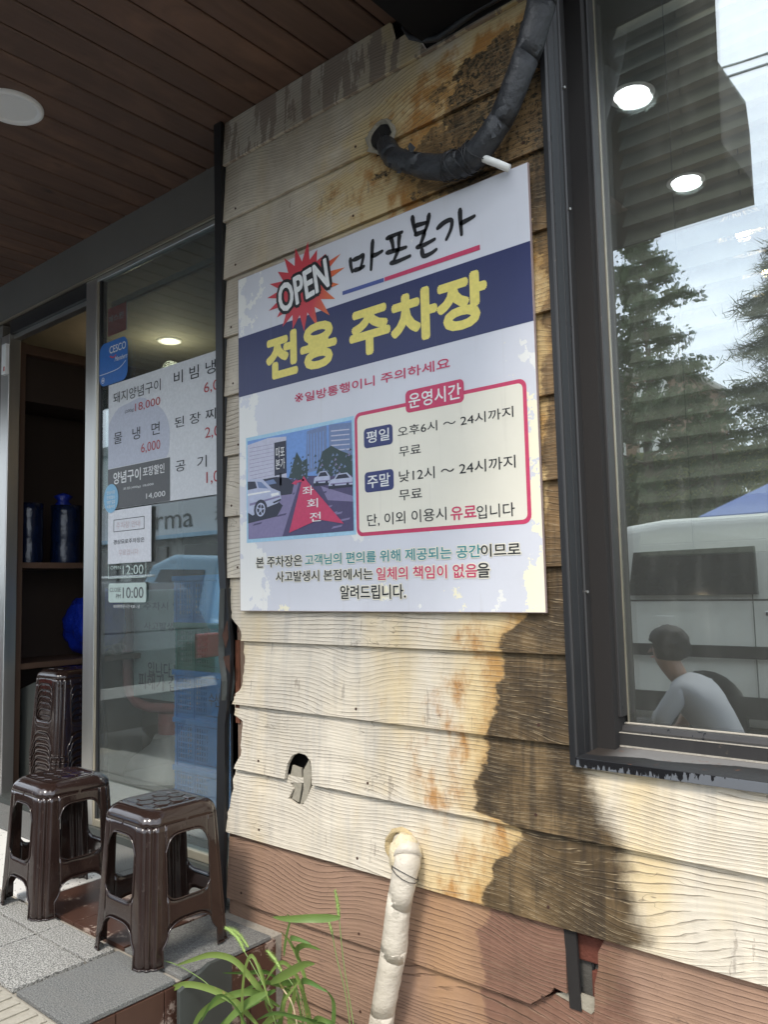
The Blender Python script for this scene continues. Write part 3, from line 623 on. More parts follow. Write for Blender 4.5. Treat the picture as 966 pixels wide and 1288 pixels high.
MB().prism([(-2.2182, 0.8465), (-2.1861, 0.8531), (-2.1846, 0.7947), (-2.2056, 0.8149)], -.052, -.049).build('rusty_gap', M['rustdark'], wall)
MB().box(-2.21, -.006, .62, -2.19, .004, .9).build('rust_strip', M['rust'], wall)
# side return of the wall towards the door
MB().box(-2.245, .0, -.55, -2.205, .3, 2.79).build('return_wall', M['blackmetal'], wall)
# ---------------------------------------------------------------- shopfront: lintel, posts, glass
shop = thing('shopfront', 'stainless steel shopfront with dark lintel, open doorway and fixed glass pane', 'shopfront', (-3.45, .165, 0))
YD = .165
m = MB(); m.box(-9, YD-.012, 2.583, -2.246, YD+.09, 2.812); m.build('lintel', M['lintel'], shop)
m = MB(); m.box(-9, YD-.016, 2.572, -2.246, YD-.006, 2.583); m.build('lintel_lip', M['brass'], shop)
MB().box(-3.525, YD-.006, .03, -3.430, YD+.05, 2.572).build('post', M['steel'], shop, bevel=.004)
MB().box(-3.428, YD-.004, .03, -3.412, YD+.03, 2.548).build('glazing_bead', M['brass'], shop, bevel=.002)
MB().box(-3.410, YD, .03, -3.395, YD+.03, 2.548).build('gasket', M['blackmetal'], shop)
MB().box(-3.430, YD-.004, 2.549, -2.246, YD+.03, 2.571).build('top_rail', M['steel'], shop, bevel=.003)
MB().box(-3.395, YD+.05, 2.43, -2.246, YD+.07, 2.455).build('inner_rail', M['steel'], shop)
MB().box(-4.34, YD+.0, 2.50, -3.526, YD+.06, 2.571).build('door_head', M['blackmetal'], shop)
MB().box(-4.34, YD+.02, 2.475, -3.526, YD+.06, 2.499).build('door_track', M['steel'], shop)
MB().box(-4.43, YD-.006, .0, -4.335, YD+.06, 2.50).build('jamb', M['steel'], shop, bevel=.004)
MB().box(-9, YD, .0, -4.432, YD+.06, 2.57).build('side_panel', M['lintel'], shop)
MB().box(-3.41, YD-.004, .031, -2.246, YD+.04, .065).build('bottom_rail', M['brass'], shop, bevel=.003)
MB().box(-9, YD-.02, .0, -2.246, YD+.06, .030).build('threshold', M['greypanel'], shop)
MB().box(-3.395, YD+.006, .065, -2.246, YD+.014, 2.549).build('glass_pane', M['dglass'], shop)
sb = thing('door_sensor', 'small white door contact box on the left jamb of the doorway', 'sensor', (-4.36, .15, 2.2))
MB().box(-4.375, .135, 2.27, -4.325, .158, 2.44).build('case', M['white'], sb, bevel=.004)
MB().box(-4.345, .133, 2.285, -4.33, .135, 2.31).build('indicator', M['redframe'], sb)

# ---------------------------------------------------------------- window (right)
win = thing('window', 'large window in a dark grey painted metal frame with peeling sill', 'window', (-.3, 0, .64))
YG = .12; ZS = .661; XW = 1.3; ZT = 2.629
m = MB(); m.add([(-.9385, -.030, .641), (-.924, -.030, .641), (-.924, -.030, ZT), (-.9385, -.030, ZT), (-.9385, .02, .641), (-.910, .02, .641), (-.910, .02, ZT), (-.9385, .02, ZT)], [(0, 1, 2, 3), (0, 4, 7, 3), (1, 5, 6, 2), (4, 5, 6, 7), (0, 1, 5, 4), (3, 2, 6, 7)])
m.build('trim', M['blackmetal'], win, bevel=.001)
MB().box(-.9236, -.0298, .6385, XW, .02, .6608).build('bottom_trim', M['peel'], win, bevel=.001)
# side jamb with its shallow ribs
m = MB(); prof = [(-.9235, -.028), (-.9205, -.024), (-.9205, .0), (-.914, .004), (-.912, .03), (-.909, .034), (-.906, .060), (-.900, .066), (-.8985, .085)]
vs = []
for x, y in prof: vs += [(x, y, ZS), (x, y, ZT)]
m.add(vs, [(2*i, 2*i+2, 2*i+3, 2*i+1) for i in range(len(prof)-1)]); m.build('jamb', M['wframe'], win)
MB().box(-.8984, .072, ZS, -.884, .13, ZT).build('gap_seal', M['blackmetal'], win)
MB().box(-.884, .078, .745, -.8525, .13, ZT).build('sash_stile', M['wframe'], win, bevel=.002)
m = MB(); m.prismx([(-.0296, .6612), (.088, .675), (.088, .668), (-.0296, .655)], -.921, XW); m.build('sill', M['sill'], win)
m = MB(); m.prismx([(.080, .6745), (.080, .706), (.096, .712), (.100, .7235), (.116, .7265), (.13, .7265), (.13, .6745)], -.884, XW); m.build('sash_rail', M['wframe'], win, bevel=.001)
m = MB(); m.prismx([(.078, .7075), (.083, .7075), (.083, .7095), (.078, .7095)], -.883, XW); m.prismx([(.079, .6745), (.0795, .6745), (.0795, .679), (.079, .679)], -.883, XW); m.prismx([(.1105, .7245), (.118, .7268), (.118, .7285), (.1105, .727)], -.865, XW); m.build('silicone_bead', M['grout'], win)
def pane(name, y, rot, mat):
    m = MB(); a = math.tan(rot); m.add([(-.8525, y, .7265), (XW, y+(XW+.8525)*a, .7265), (XW, y+(XW+.8525)*a, ZT), (-.8525, y, ZT)], [(0, 1, 2, 3)]); m.build(name, mat, win)
pane('glass_pane', YG, 0, M['wglass']); pane('inner_glass_pane', YG+.016, R(.13), M['wglass2'])
MB().box(-.8527, YG-.004, .7265, -.850, YG-.0005, ZT).build('glazing_gasket', M['brass'], win)
for px_, zz in ((-.915, 2.05), (-.912, .98), (-.915, 1.95)):
    MB().lathe([(0, 0), (.004, 0)], (0, 0, 0), 8)
for zz in (2.03, 1.05, 2.36):
    MB().tube([(-.909, .036, zz), (-.903, .034, zz)], .0035, 8).build('screw', M['steel'], win)
MB().box(-.93, .02, -.0, -.9245, .14, ZT).build('reveal', M['blackmetal'], win)
MB().box(-.92, .02, .60, XW, .30, .66).build('inner_sill', M['blackmetal'], win)
# ---------------------------------------------------------------- black canopy above the window
can = thing('canopy', 'black box canopy over the window with two lit round downlights', 'canopy', (-.95, -.7, 2.63))
foot = [(-1.300, .0-.0), (-.56, -.0), (-.609, -.112), (-.832, -.865), (-.831, -1.214), (-.886, -1.46), (-1.300, -1.46)]
foot = [(-1.300, -.022)] + [(-.58, -.022)] + foot[2:]
m = MB(); m.prismz(foot, 2.631, 2.95); m.build('panel', M['canopy'], can)
for (x, y) in ((-.955, -.37), (-1.03, -1.06)):
    MB().lathe([(.054, -.0), (.068, -.004), (.072, -.001), (.072, .004)], (x, y, 2.631), 28).build('downlight_ring', M['white'], can, True)
    MB().lathe([(0, -.0015), (.054, -.0015)], (x, y, 2.631), 28).build('downlight', M['lit'], can)
cb = MB(); ed = [(-1.3682, 2.7116), (-1.3456, 2.6706), (-1.2967, 2.6374), (-1.2488, 2.6194), (-1.1985, 2.6241), (-1.1175, 2.6364), (-1.0158, 2.6355), (-0.9668, 2.6416)]
cb.tube([(x, -.045, z-.0) for x, z in ed], .009, 8); cb.build('cable', M['tape'], can, True)
cb = MB(); cb.tube([(x, -.042, z+.013) for x, z in ed[2:]], .004, 6); cb.build('wire', M['foamfill'], can, True)
cb = MB(); cb.prism([(-1.3560, 2.7157), (-1.3394, 2.6776), (-1.2878, 2.6454), (-1.2115, 2.6449), (-1.2524, 2.6747)], -.036, -.03); cb.build('rusty_edge', M['rust'], can)
# ---------------------------------------------------------------- hoses and wrapped pipes
hc = (-1.4797, 2.4243)
def wrapped(name, label, pts, rad, mat, mat2, turns, seed):
    t_ = thing(name, label, 'pipe', pts[0])
    rr = random.Random(seed)
    # resample with Catmull-Rom
    P = [Vector(p) for p in pts]; Q = []; RR = []
    for i in range(len(P)-1):
        p0, p1, p2, p3 = P[max(i-1, 0)], P[i], P[i+1], P[min(i+2, len(P)-1)]
        for k in range(10):
            s = k/10; Q.append(.5*((2*p1)+(-p0+p2)*s+(2*p0-5*p1+4*p2-p3)*s*s+(-p0+3*p1-3*p2+p3)*s**3)); RR.append(rad[i]+(rad[i+1]-rad[i])*s)
    Q.append(P[-1]); RR.append(rad[-1])
    m = MB(); m.tube(Q, [r*(1+rr.uniform(-.02, .02)) for r in RR], 20)
    m.v = [tuple(Vector(v)+Vector((noise.noise(Vector(v)*38), noise.noise(Vector(v)*38+Vector((9, 0, 0))), noise.noise(Vector(v)*38+Vector((0, 9, 0)))))*(.005 if mat is M['tape'] else .0028)) for v in m.v]; ob = m.build('pipe', mat, t_, True)
    # overlapping turns of tape: slanted collars
    n = len(Q)
    for k in range(turns):
        i = int((k+.3)*(n-4)/turns)+1; j = min(n-1, i+max(2, int(n/turns)))
        m = MB(); a = Q[i]; b = Q[j]; tt = (b-a); u = tt.normalized(); sd = u.cross(Vector((0, 1, 0))).normalized()
        seg = []; ra = []
        for s in range(5):
            q = i+(j-i)*s/4; lo = int(q); f = q-lo; c = Q[lo].lerp(Q[min(lo+1, n-1)], f); seg.append(c); ra.append(RR[lo]*((1.022+.022*s/4 if mat is M['tape'] else 1.006+.009*s/4)+rr.uniform(-.002, .002)))
        m.tube(seg, ra, 20)
        # skew the collar so its edge runs round the pipe at a slant
        sk = rr.uniform(.25, .5)*(1 if rr.random() < .85 else -1); vv = []
        for v in m.v:
            d_ = (Vector(v)-a).dot(sd); w_ = Vector(v)+u*d_*sk; w_ += Vector([noise.noise(w_*45+Vector((k, 0, 0)))*.0022]*3); vv.append(tuple(w_))
        m.v = vv; m.build('tape_wrap', mat2, t_, True)
    return t_, Q, RR
bl = [(-1.5130, 2.4414), (-1.4638, 2.3920), (-1.4049, 2.3185), (-1.3184, 2.2609), (-1.2113, 2.2101), (-1.1177, 2.2064), (-1.0310, 2.2727), (-0.9702, 2.3782), (-0.9297, 2.4690), (-0.8982, 2.5602), (-0.8758, 2.6552)]
yy = [.04, -.02, -.06, -.075, -.08, -.08, -.08, -.075, -.07, -.07, -.07]
hose, HQ, HR = wrapped('wrapped_hose', 'black tape wrapped hose curving from a hole up beside the window frame', [(p[0], y, p[1]) for p, y in zip(bl, yy)], [.027, .030, .030, .030, .034, .035, .032, .033, .035, .037, .037], M['tape'], M['tape'], 7, 3)
rr = random.Random(5)
for k in range(26):     # torn shreds of tape
    m = MB()
    i = int(rr.uniform(.08, .6)*len(HQ)); c = HQ[i]; a = rr.uniform(0, 6.28); d1 = Vector((math.cos(a), -.6, math.sin(a)))*HR[i]; q = c+d1*.9
    e = q+Vector((rr.uniform(-.02, .02), -.012, rr.uniform(-.03, .02))); s_ = Vector((rr.uniform(-.01, .01), 0, rr.uniform(.004, .012)))
    m.add([q-s_, q+s_, e+s_*.4, e-s_*.5], [(0, 1, 2, 3)]); m.build('torn_tape', M['tape'], hose)
m = MB()
for k in range(9):      # bands of string where the tube joins
    i = int(len(HQ)*(.42+.012*k)); c = HQ[i]; u = (HQ[i+1]-HQ[i]).normalized(); a = u.cross(Vector((0, 1, 0))).normalized(); b = u.cross(a)
    rad = HR[i]*1.16; pts = [c+(a*math.cos(q*.5236)+b*math.sin(q*.5236))*rad+u*math.cos(q*.5236+k)*.018 for q in range(13)]
    m.tube(pts, .0016, 5, False)
m.build('binding', M['blackmetal'], hose, True)
mb = MB(); oc = ring(hc, .060, .052, 22, .14, 9); ic = ring(hc, .036, .034, 22, .1, 8)
vs = [(x, -.030+.006*math.sin(i*2.3), z) for i, (x, z) in enumerate(oc)] + [(x, -.012, z) for x, z in ic] + [((x+ox)/2, -.040, (z+oz)/2) for (x, z), (ox, oz) in zip(ic, oc)]
mb.add(vs, [(i, (i+1) % 22, 44+(i+1) % 22, 44+i) for i in range(22)] + [(44+i, 44+(i+1) % 22, 22+(i+1) % 22, 22+i) for i in range(22)])
mb.build('hole_filler', M['paleboard'], hose, True)
mb = MB(); mb.prism(ring(hc, .040, .038, 16, .08, 2), -.0285, -.0235); mb.build('hole', M['darkvoid'], hose)
tb = thing('drain_tube', 'short translucent white tube poking out of the black hose above the sign', 'tube', (-1.1, -.08, 2.2))
tp = [(-1.1125, 2.2089), (-1.0818, 2.1840), (-1.0529, 2.1661), (-1.0261, 2.1472)]
MB().tube([(p[0], y, p[1]) for p, y in zip(tp, (-.085, -.08, -.066, -.056))], .0105, 12).build('tube', M['tubew'], tb, True)
cp = [(-1.5008, 0.3389), (-1.4599, 0.3549), (-1.4253, 0.3423), (-1.4229, 0.2971), (-1.4442, 0.1950), (-1.4581, 0.1094), (-1.4867, -0.0009), (-1.5127, -0.1113), (-1.5365, -0.2419)]
yy = [.03, -.02, -.055, -.072, -.08, -.08, -.08, -.08, -.08]
cpipe, CQ, CR = wrapped('wrapped_pipe', 'cream tape wrapped pipe running down the brown boards from a foam filled hole', [(p[0], y, p[1]) for p, y in zip(cp, yy)], [.034, .038, .038, .034, .033, .035, .033, .033, .033], M['ctape'], M['ctape'], 5, 11)
mb = MB(); oc = ring((hp[0]+.006, hp[1]), .060, .056, 20, .10, 6); ic = ring(hp, .036, .034, 20, .1, 8)
vs = [(x, -.022, z) for x, z in oc] + [(x, -.016, z) for x, z in ic] + [((x+ox)/2, -.036, (z+oz)/2) for (x, z), (ox, oz) in zip(ic, oc)]
mb.add(vs, [(i, (i+1) % 20, 40+(i+1) % 20, 40+i) for i in range(20)] + [(40+i, 40+(i+1) % 20, 20+(i+1) % 20, 20+i) for i in range(20)])
mb.build('foam_collar', M['foamfill'], cpipe, True)
bm = bmesh.new(); bmesh.ops.create_icosphere(bm, subdivisions=4, radius=1); fc = (-1.4390, 0.3391)
for v in bm.verts:
    c_ = v.co.copy(); k_ = 1+.10*noise.noise(c_*2.2)+.05*noise.noise(c_*7); v.co = Vector((fc[0]+c_.x*.046*k_, -.048+c_.y*.042*k_, fc[1]-.002+c_.z*.062*k_))
me = bpy.data.meshes.new('foam_plug'); bm.to_mesh(me); bm.free(); me.materials.append(M['foamplug'])
for f in me.polygons: f.use_smooth = True
put('foam_plug', me, cpipe)
m = MB()
for k in range(2):
    i = int(len(CQ)*(.36+.010*k)); c = CQ[i]; u = (CQ[i+1]-CQ[i]).normalized(); a = u.cross(Vector((0, 1, 0))).normalized(); b = u.cross(a)
    m.tube([c+(a*math.cos(q*.5236)+b*math.sin(q*.5236))*CR[i]*1.13+u*math.cos(q*.5236+k*1.3)*.014 for q in range(13)], .0011, 5, False)
m.build('string', M['blackmetal'], cpipe, True)

# ---------------------------------------------------------------- parking sign
sign = thing('parking_sign', 'square weathered parking lot notice board with navy band and yellow Korean title', 'sign', (-1.6, -.03, 1.0))
YS = -.034
sx0, sx1, sz0, sz1 = -2.147, -.985, 1.002, 2.157
MB().box(sx0, YS, sz0, sx1, YS+.010, sz1).build('panel', M['signbase'], sign, bevel=.001)
MB().box(sx0-.0012, YS+.0005, sz0-.0012, sx1+.0012, YS+.0095, sz1+.0012).build('panel_edge', plain('sign_edge', (.34, .26, .24), .6, space='pos'), sign)
y1, y2, y3, y4, y5 = YS-.0006, YS-.0012, YS-.0018, YS-.0024, YS-.003
b0 = (-2.1546, 1.9486); b1 = (-2.1567, 1.7388); b2 = (-0.9787, 1.9461); b3 = (-0.9790, 1.7358)
sheet('navy_band', [(sx0, (b1[1]+b3[1])/2), (sx1, (b1[1]+b3[1])/2), (sx1, (b0[1]+b2[1])/2), (sx0, (b0[1]+b2[1])/2)], y1, M['signnavy'], sign, .0004)
def SL_(body, ll, ur, mat, y=y2, **k): return lettering(body, ll, ur, y, M[mat], sign, **k)
SL_('전용 주차장', (-1.9947, 1.7708), (-1.1275, 1.9089), 'i_yellow', bold=.085)
# starburst + OPEN
cS = (-1.8206, 2.0435); pts = []
rr = random.Random(2)
nsp = 19
for k in range(nsp):
    a = 2*math.pi*k/nsp+.1; ro = .140*(1+rr.uniform(-.14, .14)); ri = .090
    pts.append((cS[0]+ro*1.2*math.cos(a), cS[1]+ro*.98*math.sin(a))); a2 = a+math.pi/nsp; pts.append((cS[0]+ri*1.2*math.cos(a2), cS[1]+ri*.98*math.sin(a2)))
m = MB(); n = len(pts); m.add([(cS[0], y2, cS[1])]+[(x, y2, z) for x, z in pts], [(0, 1+i, 1+(i+1) % n) for i in range(n)]); m.build('starburst', M['burst'], sign)
oa, ob = (-1.9474, 2.0031), (-1.7257, 2.0783)
ol, orr_ = (cS[0]-.114, cS[1]-.044), (cS[0]+.114, cS[1]+.050)
SL_('OPEN', ol, orr_, 'i_black', y=y3, bold=.25, rot=R(9))
SL_('OPEN', ol, orr_, 'i_white', y=y4, bold=.055, rot=R(9))
# brush lettering
m = MB(); K = .0125
for s_ in ([(-1.6090, 2.0785), (-1.6079, 2.0579), (-1.6018, 2.0361)], [(-1.5959, 2.0722), (-1.5728, 2.0731), (-1.5565, 2.0758), (-1.5603, 2.0569), (-1.5689, 2.0369)], [(-1.5935, 2.0388), (-1.5706, 2.0374), (-1.5542, 2.0403)], [(-1.5170, 2.1088), (-1.5214, 2.0680), (-1.5259, 2.0224)], [(-1.5215, 2.0631), (-1.5026, 2.0625), (-1.4806, 2.0659)],
           [(-1.4610, 2.0991), (-1.4334, 2.1003), (-1.4033, 2.1006)], [(-1.4458, 2.0944), (-1.4402, 2.0782), (-1.4378, 2.0581)], [(-1.4125, 2.0939), (-1.4160, 2.0781), (-1.4166, 2.0590)], [(-1.4623, 2.0556), (-1.4288, 2.0530), (-1.3900, 2.0511)], [(-1.4198, 2.0528), (-1.4262, 2.0402), (-1.4357, 2.0261)], [(-1.4481, 2.0200), (-1.4239, 2.0179), (-1.3763, 2.0209)],
           [(-1.3637, 2.1335), (-1.3602, 2.1086), (-1.3538, 2.0828)], [(-1.3038, 2.1210), (-1.3103, 2.0951), (-1.3225, 2.0731)], [(-1.3531, 2.1039), (-1.3329, 2.1022), (-1.3130, 2.1006)], [(-1.3540, 2.0781), (-1.3366, 2.0775), (-1.3194, 2.0792)], [(-1.3225, 2.0731), (-1.3287, 2.0586), (-1.3378, 2.0426)], [(-1.3495, 2.0390), (-1.3237, 2.0383), (-1.2869, 2.0434)], [(-1.3326, 2.0269), (-1.3276, 2.0067), (-1.3022, 2.0063), (-1.2824, 2.0120)],
           [(-1.2747, 2.0721), (-1.2523, 2.0812), (-1.2278, 2.0802), (-1.2287, 2.0576), (-1.2460, 2.0310)], [(-1.1976, 2.1000), (-1.1975, 2.0682), (-1.1950, 2.0289)], [(-1.1964, 2.0610), (-1.1753, 2.0633), (-1.1517, 2.0669)]):
    stroke(m, s_, .0165, y2, .62)
m.build('brush_lettering', M['i_black'], sign)
m = MB(); A, B_, C_, D_ = (-1.6451, 1.9795), (-1.4770, 1.9772), (-1.4740, 1.9773), (-1.1374, 1.9757)
m.prism([(A[0], A[1]-.006), (B_[0], B_[1]-.006), (B_[0], B_[1]+.006), (A[0], A[1]+.006)], y2, y1); m.build('blue_rule', M['i_lib'], sign)
m = MB(); m.prism([(C_[0], C_[1]-.006), (D_[0], D_[1]-.007), (D_[0], D_[1]+.007), (C_[0], C_[1]+.006)], y2, y1); m.build('red_rule', M['i_crim'], sign)
SL_('※', (-1.8652, 1.6707), (-1.8257, 1.7005), 'i_crim')
SL_('일방통행이니 주의하세요', (-1.8173, 1.6667), (-1.2476, 1.6969), 'i_crim', bold=.03)
# opening-hours box
ha, hb = (-1.6058, 1.2231), (-1.0129, 1.5951)
sheet('hours_border', rrect(ha[0], ha[1], hb[0], hb[1], .022), y1, M['i_crim'], sign, .0004)
sheet('hours_panel', rrect(ha[0]+.011, ha[1]+.011, hb[0]-.011, hb[1]-.011, .014), y2, M['signcream'], sign, .0004)
ta, tb_ = (-1.4060, 1.5645), (-1.2040, 1.6287)
sheet('hours_tag', rrect(ta[0], ta[1], tb_[0], tb_[1], .014), y3, M['i_crim'], sign, .0004)
SL_('운영시간', (-1.3940, 1.5753), (-1.2135, 1.6184), 'i_white', y=y4, bold=.02)
for body, a, b, c_, d_ in (('평일', (-1.5683, 1.4830), (-1.4570, 1.5421), (-1.5568, 1.4971), (-1.4693, 1.5323)), ('주말', (-1.5688, 1.3508), (-1.4572, 1.4109), (-1.5575, 1.3628), (-1.4704, 1.4008))):
    sheet('day_tag', rrect(a[0], a[1], b[0], b[1], .012), y3, M['i_navy'], sign, .0004); SL_(body, c_, d_, 'i_white', y=y4, bold=.02)
for body, a, b, col, bo in (('오후6시 ～ 24시까지', (-1.4378, 1.4999), (-1.0532, 1.5287), 'i_black', .008), ('무료', (-1.4346, 1.4417), (-1.3559, 1.4694), 'i_black', .008), ('낮12시 ～ 24시까지', (-1.4370, 1.3685), (-1.0524, 1.4016), 'i_black', .008), ('무료', (-1.4387, 1.3160), (-1.3562, 1.3456), 'i_black', .008),
                         ('단, 이외 이용시', (-1.5620, 1.2488), (-1.2744, 1.2858), 'i_black', .008), ('유료', (-1.2597, 1.2476), (-1.1770, 1.2832), 'i_crim', .03), ('입니다', (-1.1755, 1.2452), (-1.0598, 1.2805), 'i_black', .008)):
    SL_(body, a, b, col, y=y3, bold=bo)
for body, a, b, col in (('본 주차장은', (-2.0614, 1.1442), (-1.8417, 1.1789), 'i_black'), ('고객님의 편의를 위해 제공되는 공간', (-1.8269, 1.1452), (-1.1672, 1.1777), 'i_teal'), ('이므로', (-1.1661, 1.1453), (-1.0480, 1.1774), 'i_black'),
                     ('사고발생시 본점에서는', (-1.9647, 1.0956), (-1.5456, 1.1283), 'i_black'), ('일체의 책임이 없음', (-1.5303, 1.0926), (-1.1807, 1.1282), 'i_crim'), ('을', (-1.1794, 1.0917), (-1.1421, 1.1289), 'i_black'), ('알려드립니다.', (-1.6766, 1.0386), (-1.4237, 1.0783), 'i_black')):
    halo = lettering(body, a, b, y2, M['signcream'], sign, bold=.16, name='lettering_halo')
    SL_(body, a, b, col, y=y3, bold=.03)
# printed street photo
fa, fb = (-2.1101, 1.2298), (-1.6082, 1.5890)
sheet('photo_border', quad(fa, fb), y1, M['i_frame'], sign, .0004)
pa, pb = (fa[0]+.009, fa[1]+.012), (fb[0]-.009, fb[1]-.012)
def PP(u, v): return (pa[0]+(pb[0]-pa[0])*u, pa[1]+(pb[1]-pa[1])*v)
ph = MB()
def pg(mi, uv, y): ph.m = mi; q = [PP(*p) for p in uv]; ph.add([(x, y, z) for x, z in q], [tuple(range(len(q)))])
pmats = [M['i_sky'], M['i_road'], M['i_roadl'], M['i_bldg'], M['i_bldg2'], M['i_tree'], M['i_car'], M['i_dark'], M['i_crim'], M['i_white']]
pg(0, [(0, 0), (1, 0), (1, 1), (0, 1)], y2)
yb = y2-.00025
pg(1, [(0, 0), (1, 0), (1, .50), (.55, .56), (0, .50)], yb)
pg(2, [(0, .0), (.35, .0), (.52, .5), (.40, .52), (0, .30)], yb-.0002)
pg(2, [(.78, .30), (1, .26), (1, .31), (.72, .44)], yb-.0002)
pg(3, [(0, .52), (.40, .56), (.40, .97), (.22, .99), (0, .96)], yb-.0002)
pg(4, [(.58, .58), (.78, .60), (.78, 1), (.60, .98)], yb-.0002); pg(4, [(.80, .6), (1, .55), (1, .98), (.80, 1)], yb-.0002)
for r in range(7): pg(3, [(.82, .66+.045*r), (.98, .645+.045*r), (.98, .655+.045*r), (.82, .672+.045*r)], yb-.0004)
pg(5, [(.42, .56), (.50, .80), (.55, .70), (.60, .72), (.60, .55), (.5, .54)], yb-.0005)
pg(5, [(.68, .56), (.74, .76), (.82, .80), (.9, .74), (1, .68), (1, .50), (.8, .52)], yb-.0005)
pg(7, [(.28, .60), (.40, .61), (.40, .93), (.28, .93)], yb-.0006); pg(7, [(.33, .5), (.35, .5), (.35, .62), (.33, .62)], yb-.0006)
for k in range(9): pg(2, [(.02+.0*k, .60+.04*k), (.27, .615+.038*k), (.27, .618+.038*k), (.02, .604+.04*k)], yb-.0003)
for k in range(6): pg(0, [(.605+.028*k, .62), (.613+.028*k, .62), (.613+.028*k, .95), (.605+.028*k, .95)], yb-.0003)
rp = random.Random(9)
for k in range(60):
    u, v = rp.uniform(.42, .60), rp.uniform(.52, .74); pg(5 if rp.random() < .7 else 4, [(u, v), (u+.02, v+.006), (u+.012, v+.024)], yb-.00052-.000002*k)
for k in range(90):
    u, v = rp.uniform(.66, 1.0), rp.uniform(.50, .73); q = rp.random(); pg(5 if q < .6 else (4 if q < .85 else 2), [(u, v), (min(1, u+.025), v+.006), (u+.012, v+.028)], yb-.00053-.000002*k)
for k in range(26):
    u, v = rp.uniform(.02, .9), rp.uniform(.02, .4); pg(1 if rp.random() < .5 else 2, [(u, v), (u+.09, v+.012), (u+.10, v+.03), (u+.02, v+.02)], yb-.00025-.000002*k)
pg(2, [(.10, .02), (.13, .02), (.42, .40), (.41, .41)], yb-.0004)
pg(7, [(.05, .50), (.14, .585), (.30, .59), (.42, .56), (.47, .50), (.45, .40), (.2, .40)], yb-.0006); pg(4, [(.15, .56), (.27, .57), (.30, .525), (.17, .52)], yb-.0007)
pg(7, [(0, .16), (.30, .20), (.36, .30), (.30, .36), (0, .28)], yb-.0007)
pg(6, [(0, .27), (.05, .235), (.20, .30), (.31, .33), (.345, .37), (.335, .44), (.25, .485), (.16, .585), (.05, .605), (0, .60)], yb-.0008)
pg(7, [(.0, .50), (0, .585), (.08, .575), (.10, .505)], yb-.001); pg(4, [(.115, .505), (.10, .572), (.145, .56), (.215, .485)], yb-.001)
pg(9, [(.24, .43), (.32, .435), (.325, .41), (.25, .40)], yb-.001); pg(2, [(.02, .36), (.33, .40), (.335, .385), (.02, .335)], yb-.0011); pg(9, [(.0, .46), (.23, .465), (.24, .45), (0, .44)], yb-.001); pg(7, [(.26, .345), (.34, .37), (.34, .352), (.27, .33)], yb-.001)
def disc(mi, c, r, y, n=16): ph.m = mi; P_ = [(PP(*c)[0]+r*math.cos(k*6.2832/n), PP(*c)[1]+r*math.sin(k*6.2832/n)) for k in range(n)]; ph.add([(x, y, z) for x, z in P_], [tuple(range(n))])
disc(7, (.135, .285), .034, yb-.0012); disc(6, (.135, .285), .023, yb-.0013); disc(7, (.135, .285), .018, yb-.0014); disc(6, (.135, .285), .007, yb-.0015)
for k in range(5): a_ = k*1.2566; c_ = PP(.135, .285); ph.m = 6; ph.add([(c_[0]+.018*math.cos(a_), yb-.0015, c_[1]+.018*math.sin(a_)), (c_[0]+.018*math.cos(a_+.3), yb-.0015, c_[1]+.018*math.sin(a_+.3)), (c_[0], yb-.0015, c_[1])], [(0, 1, 2)])
for (x_, z_, w_) in ((.655, .475, .15), (.79, .43, .21)):
    pg(7, [(x_, z_-.03), (x_+w_, z_-.035), (x_+w_, z_+.01), (x_, z_+.01)], yb-.0007); pg(6, [(x_, z_), (x_+.01, z_+.05), (x_+.25*w_, z_+.06), (x_+.38*w_, z_+.10), (x_+.78*w_, z_+.10), (x_+w_, z_+.045), (x_+w_, z_-.015)], yb-.0008)
    pg(7, [(x_+.30*w_, z_+.055), (x_+.42*w_, z_+.09), (x_+.75*w_, z_+.09), (x_+.88*w_, z_+.05)], yb-.001); pg(2, [(x_+.02, z_+.02), (x_+w_, z_+.01), (x_+w_, z_), (x_+.02, z_+.005)], yb-.001); disc(7, (x_+.22*w_, z_-.005), .006, yb-.0011); disc(7, (x_+.80*w_, z_-.01), .006, yb-.0011)
pg(8, [(.565, .56), (.60, .50), (.92, .07), (.70, .13), (.42, .03), (.545, .50)], yb-.0016)
pg(8, [(.45, .50), (.50, .535), (.50, .52), (.57, .53), (.57, .51), (.50, .50), (.50, .48)], yb-.0016)
ph.build('photo_print', pmats, sign)
for ch, u, v in (('좌', .555, .37), ('회', .595, .245), ('전', .62, .115)):
    lettering(ch, PP(u, v), PP(u+.10, v+.085), yb-.0020, M['i_white'], sign, bold=.01)
lettering('마포\n본가', PP(.295, .66), PP(.385, .88), yb-.0012, M['i_white'], sign, bold=.01)
for k, (x, z) in enumerate(((sx0+.03, sz1-.03), (sx1-.03, sz1-.03), (sx0+.03, sz0+.03), (sx1-.03, sz0+.03))): pass

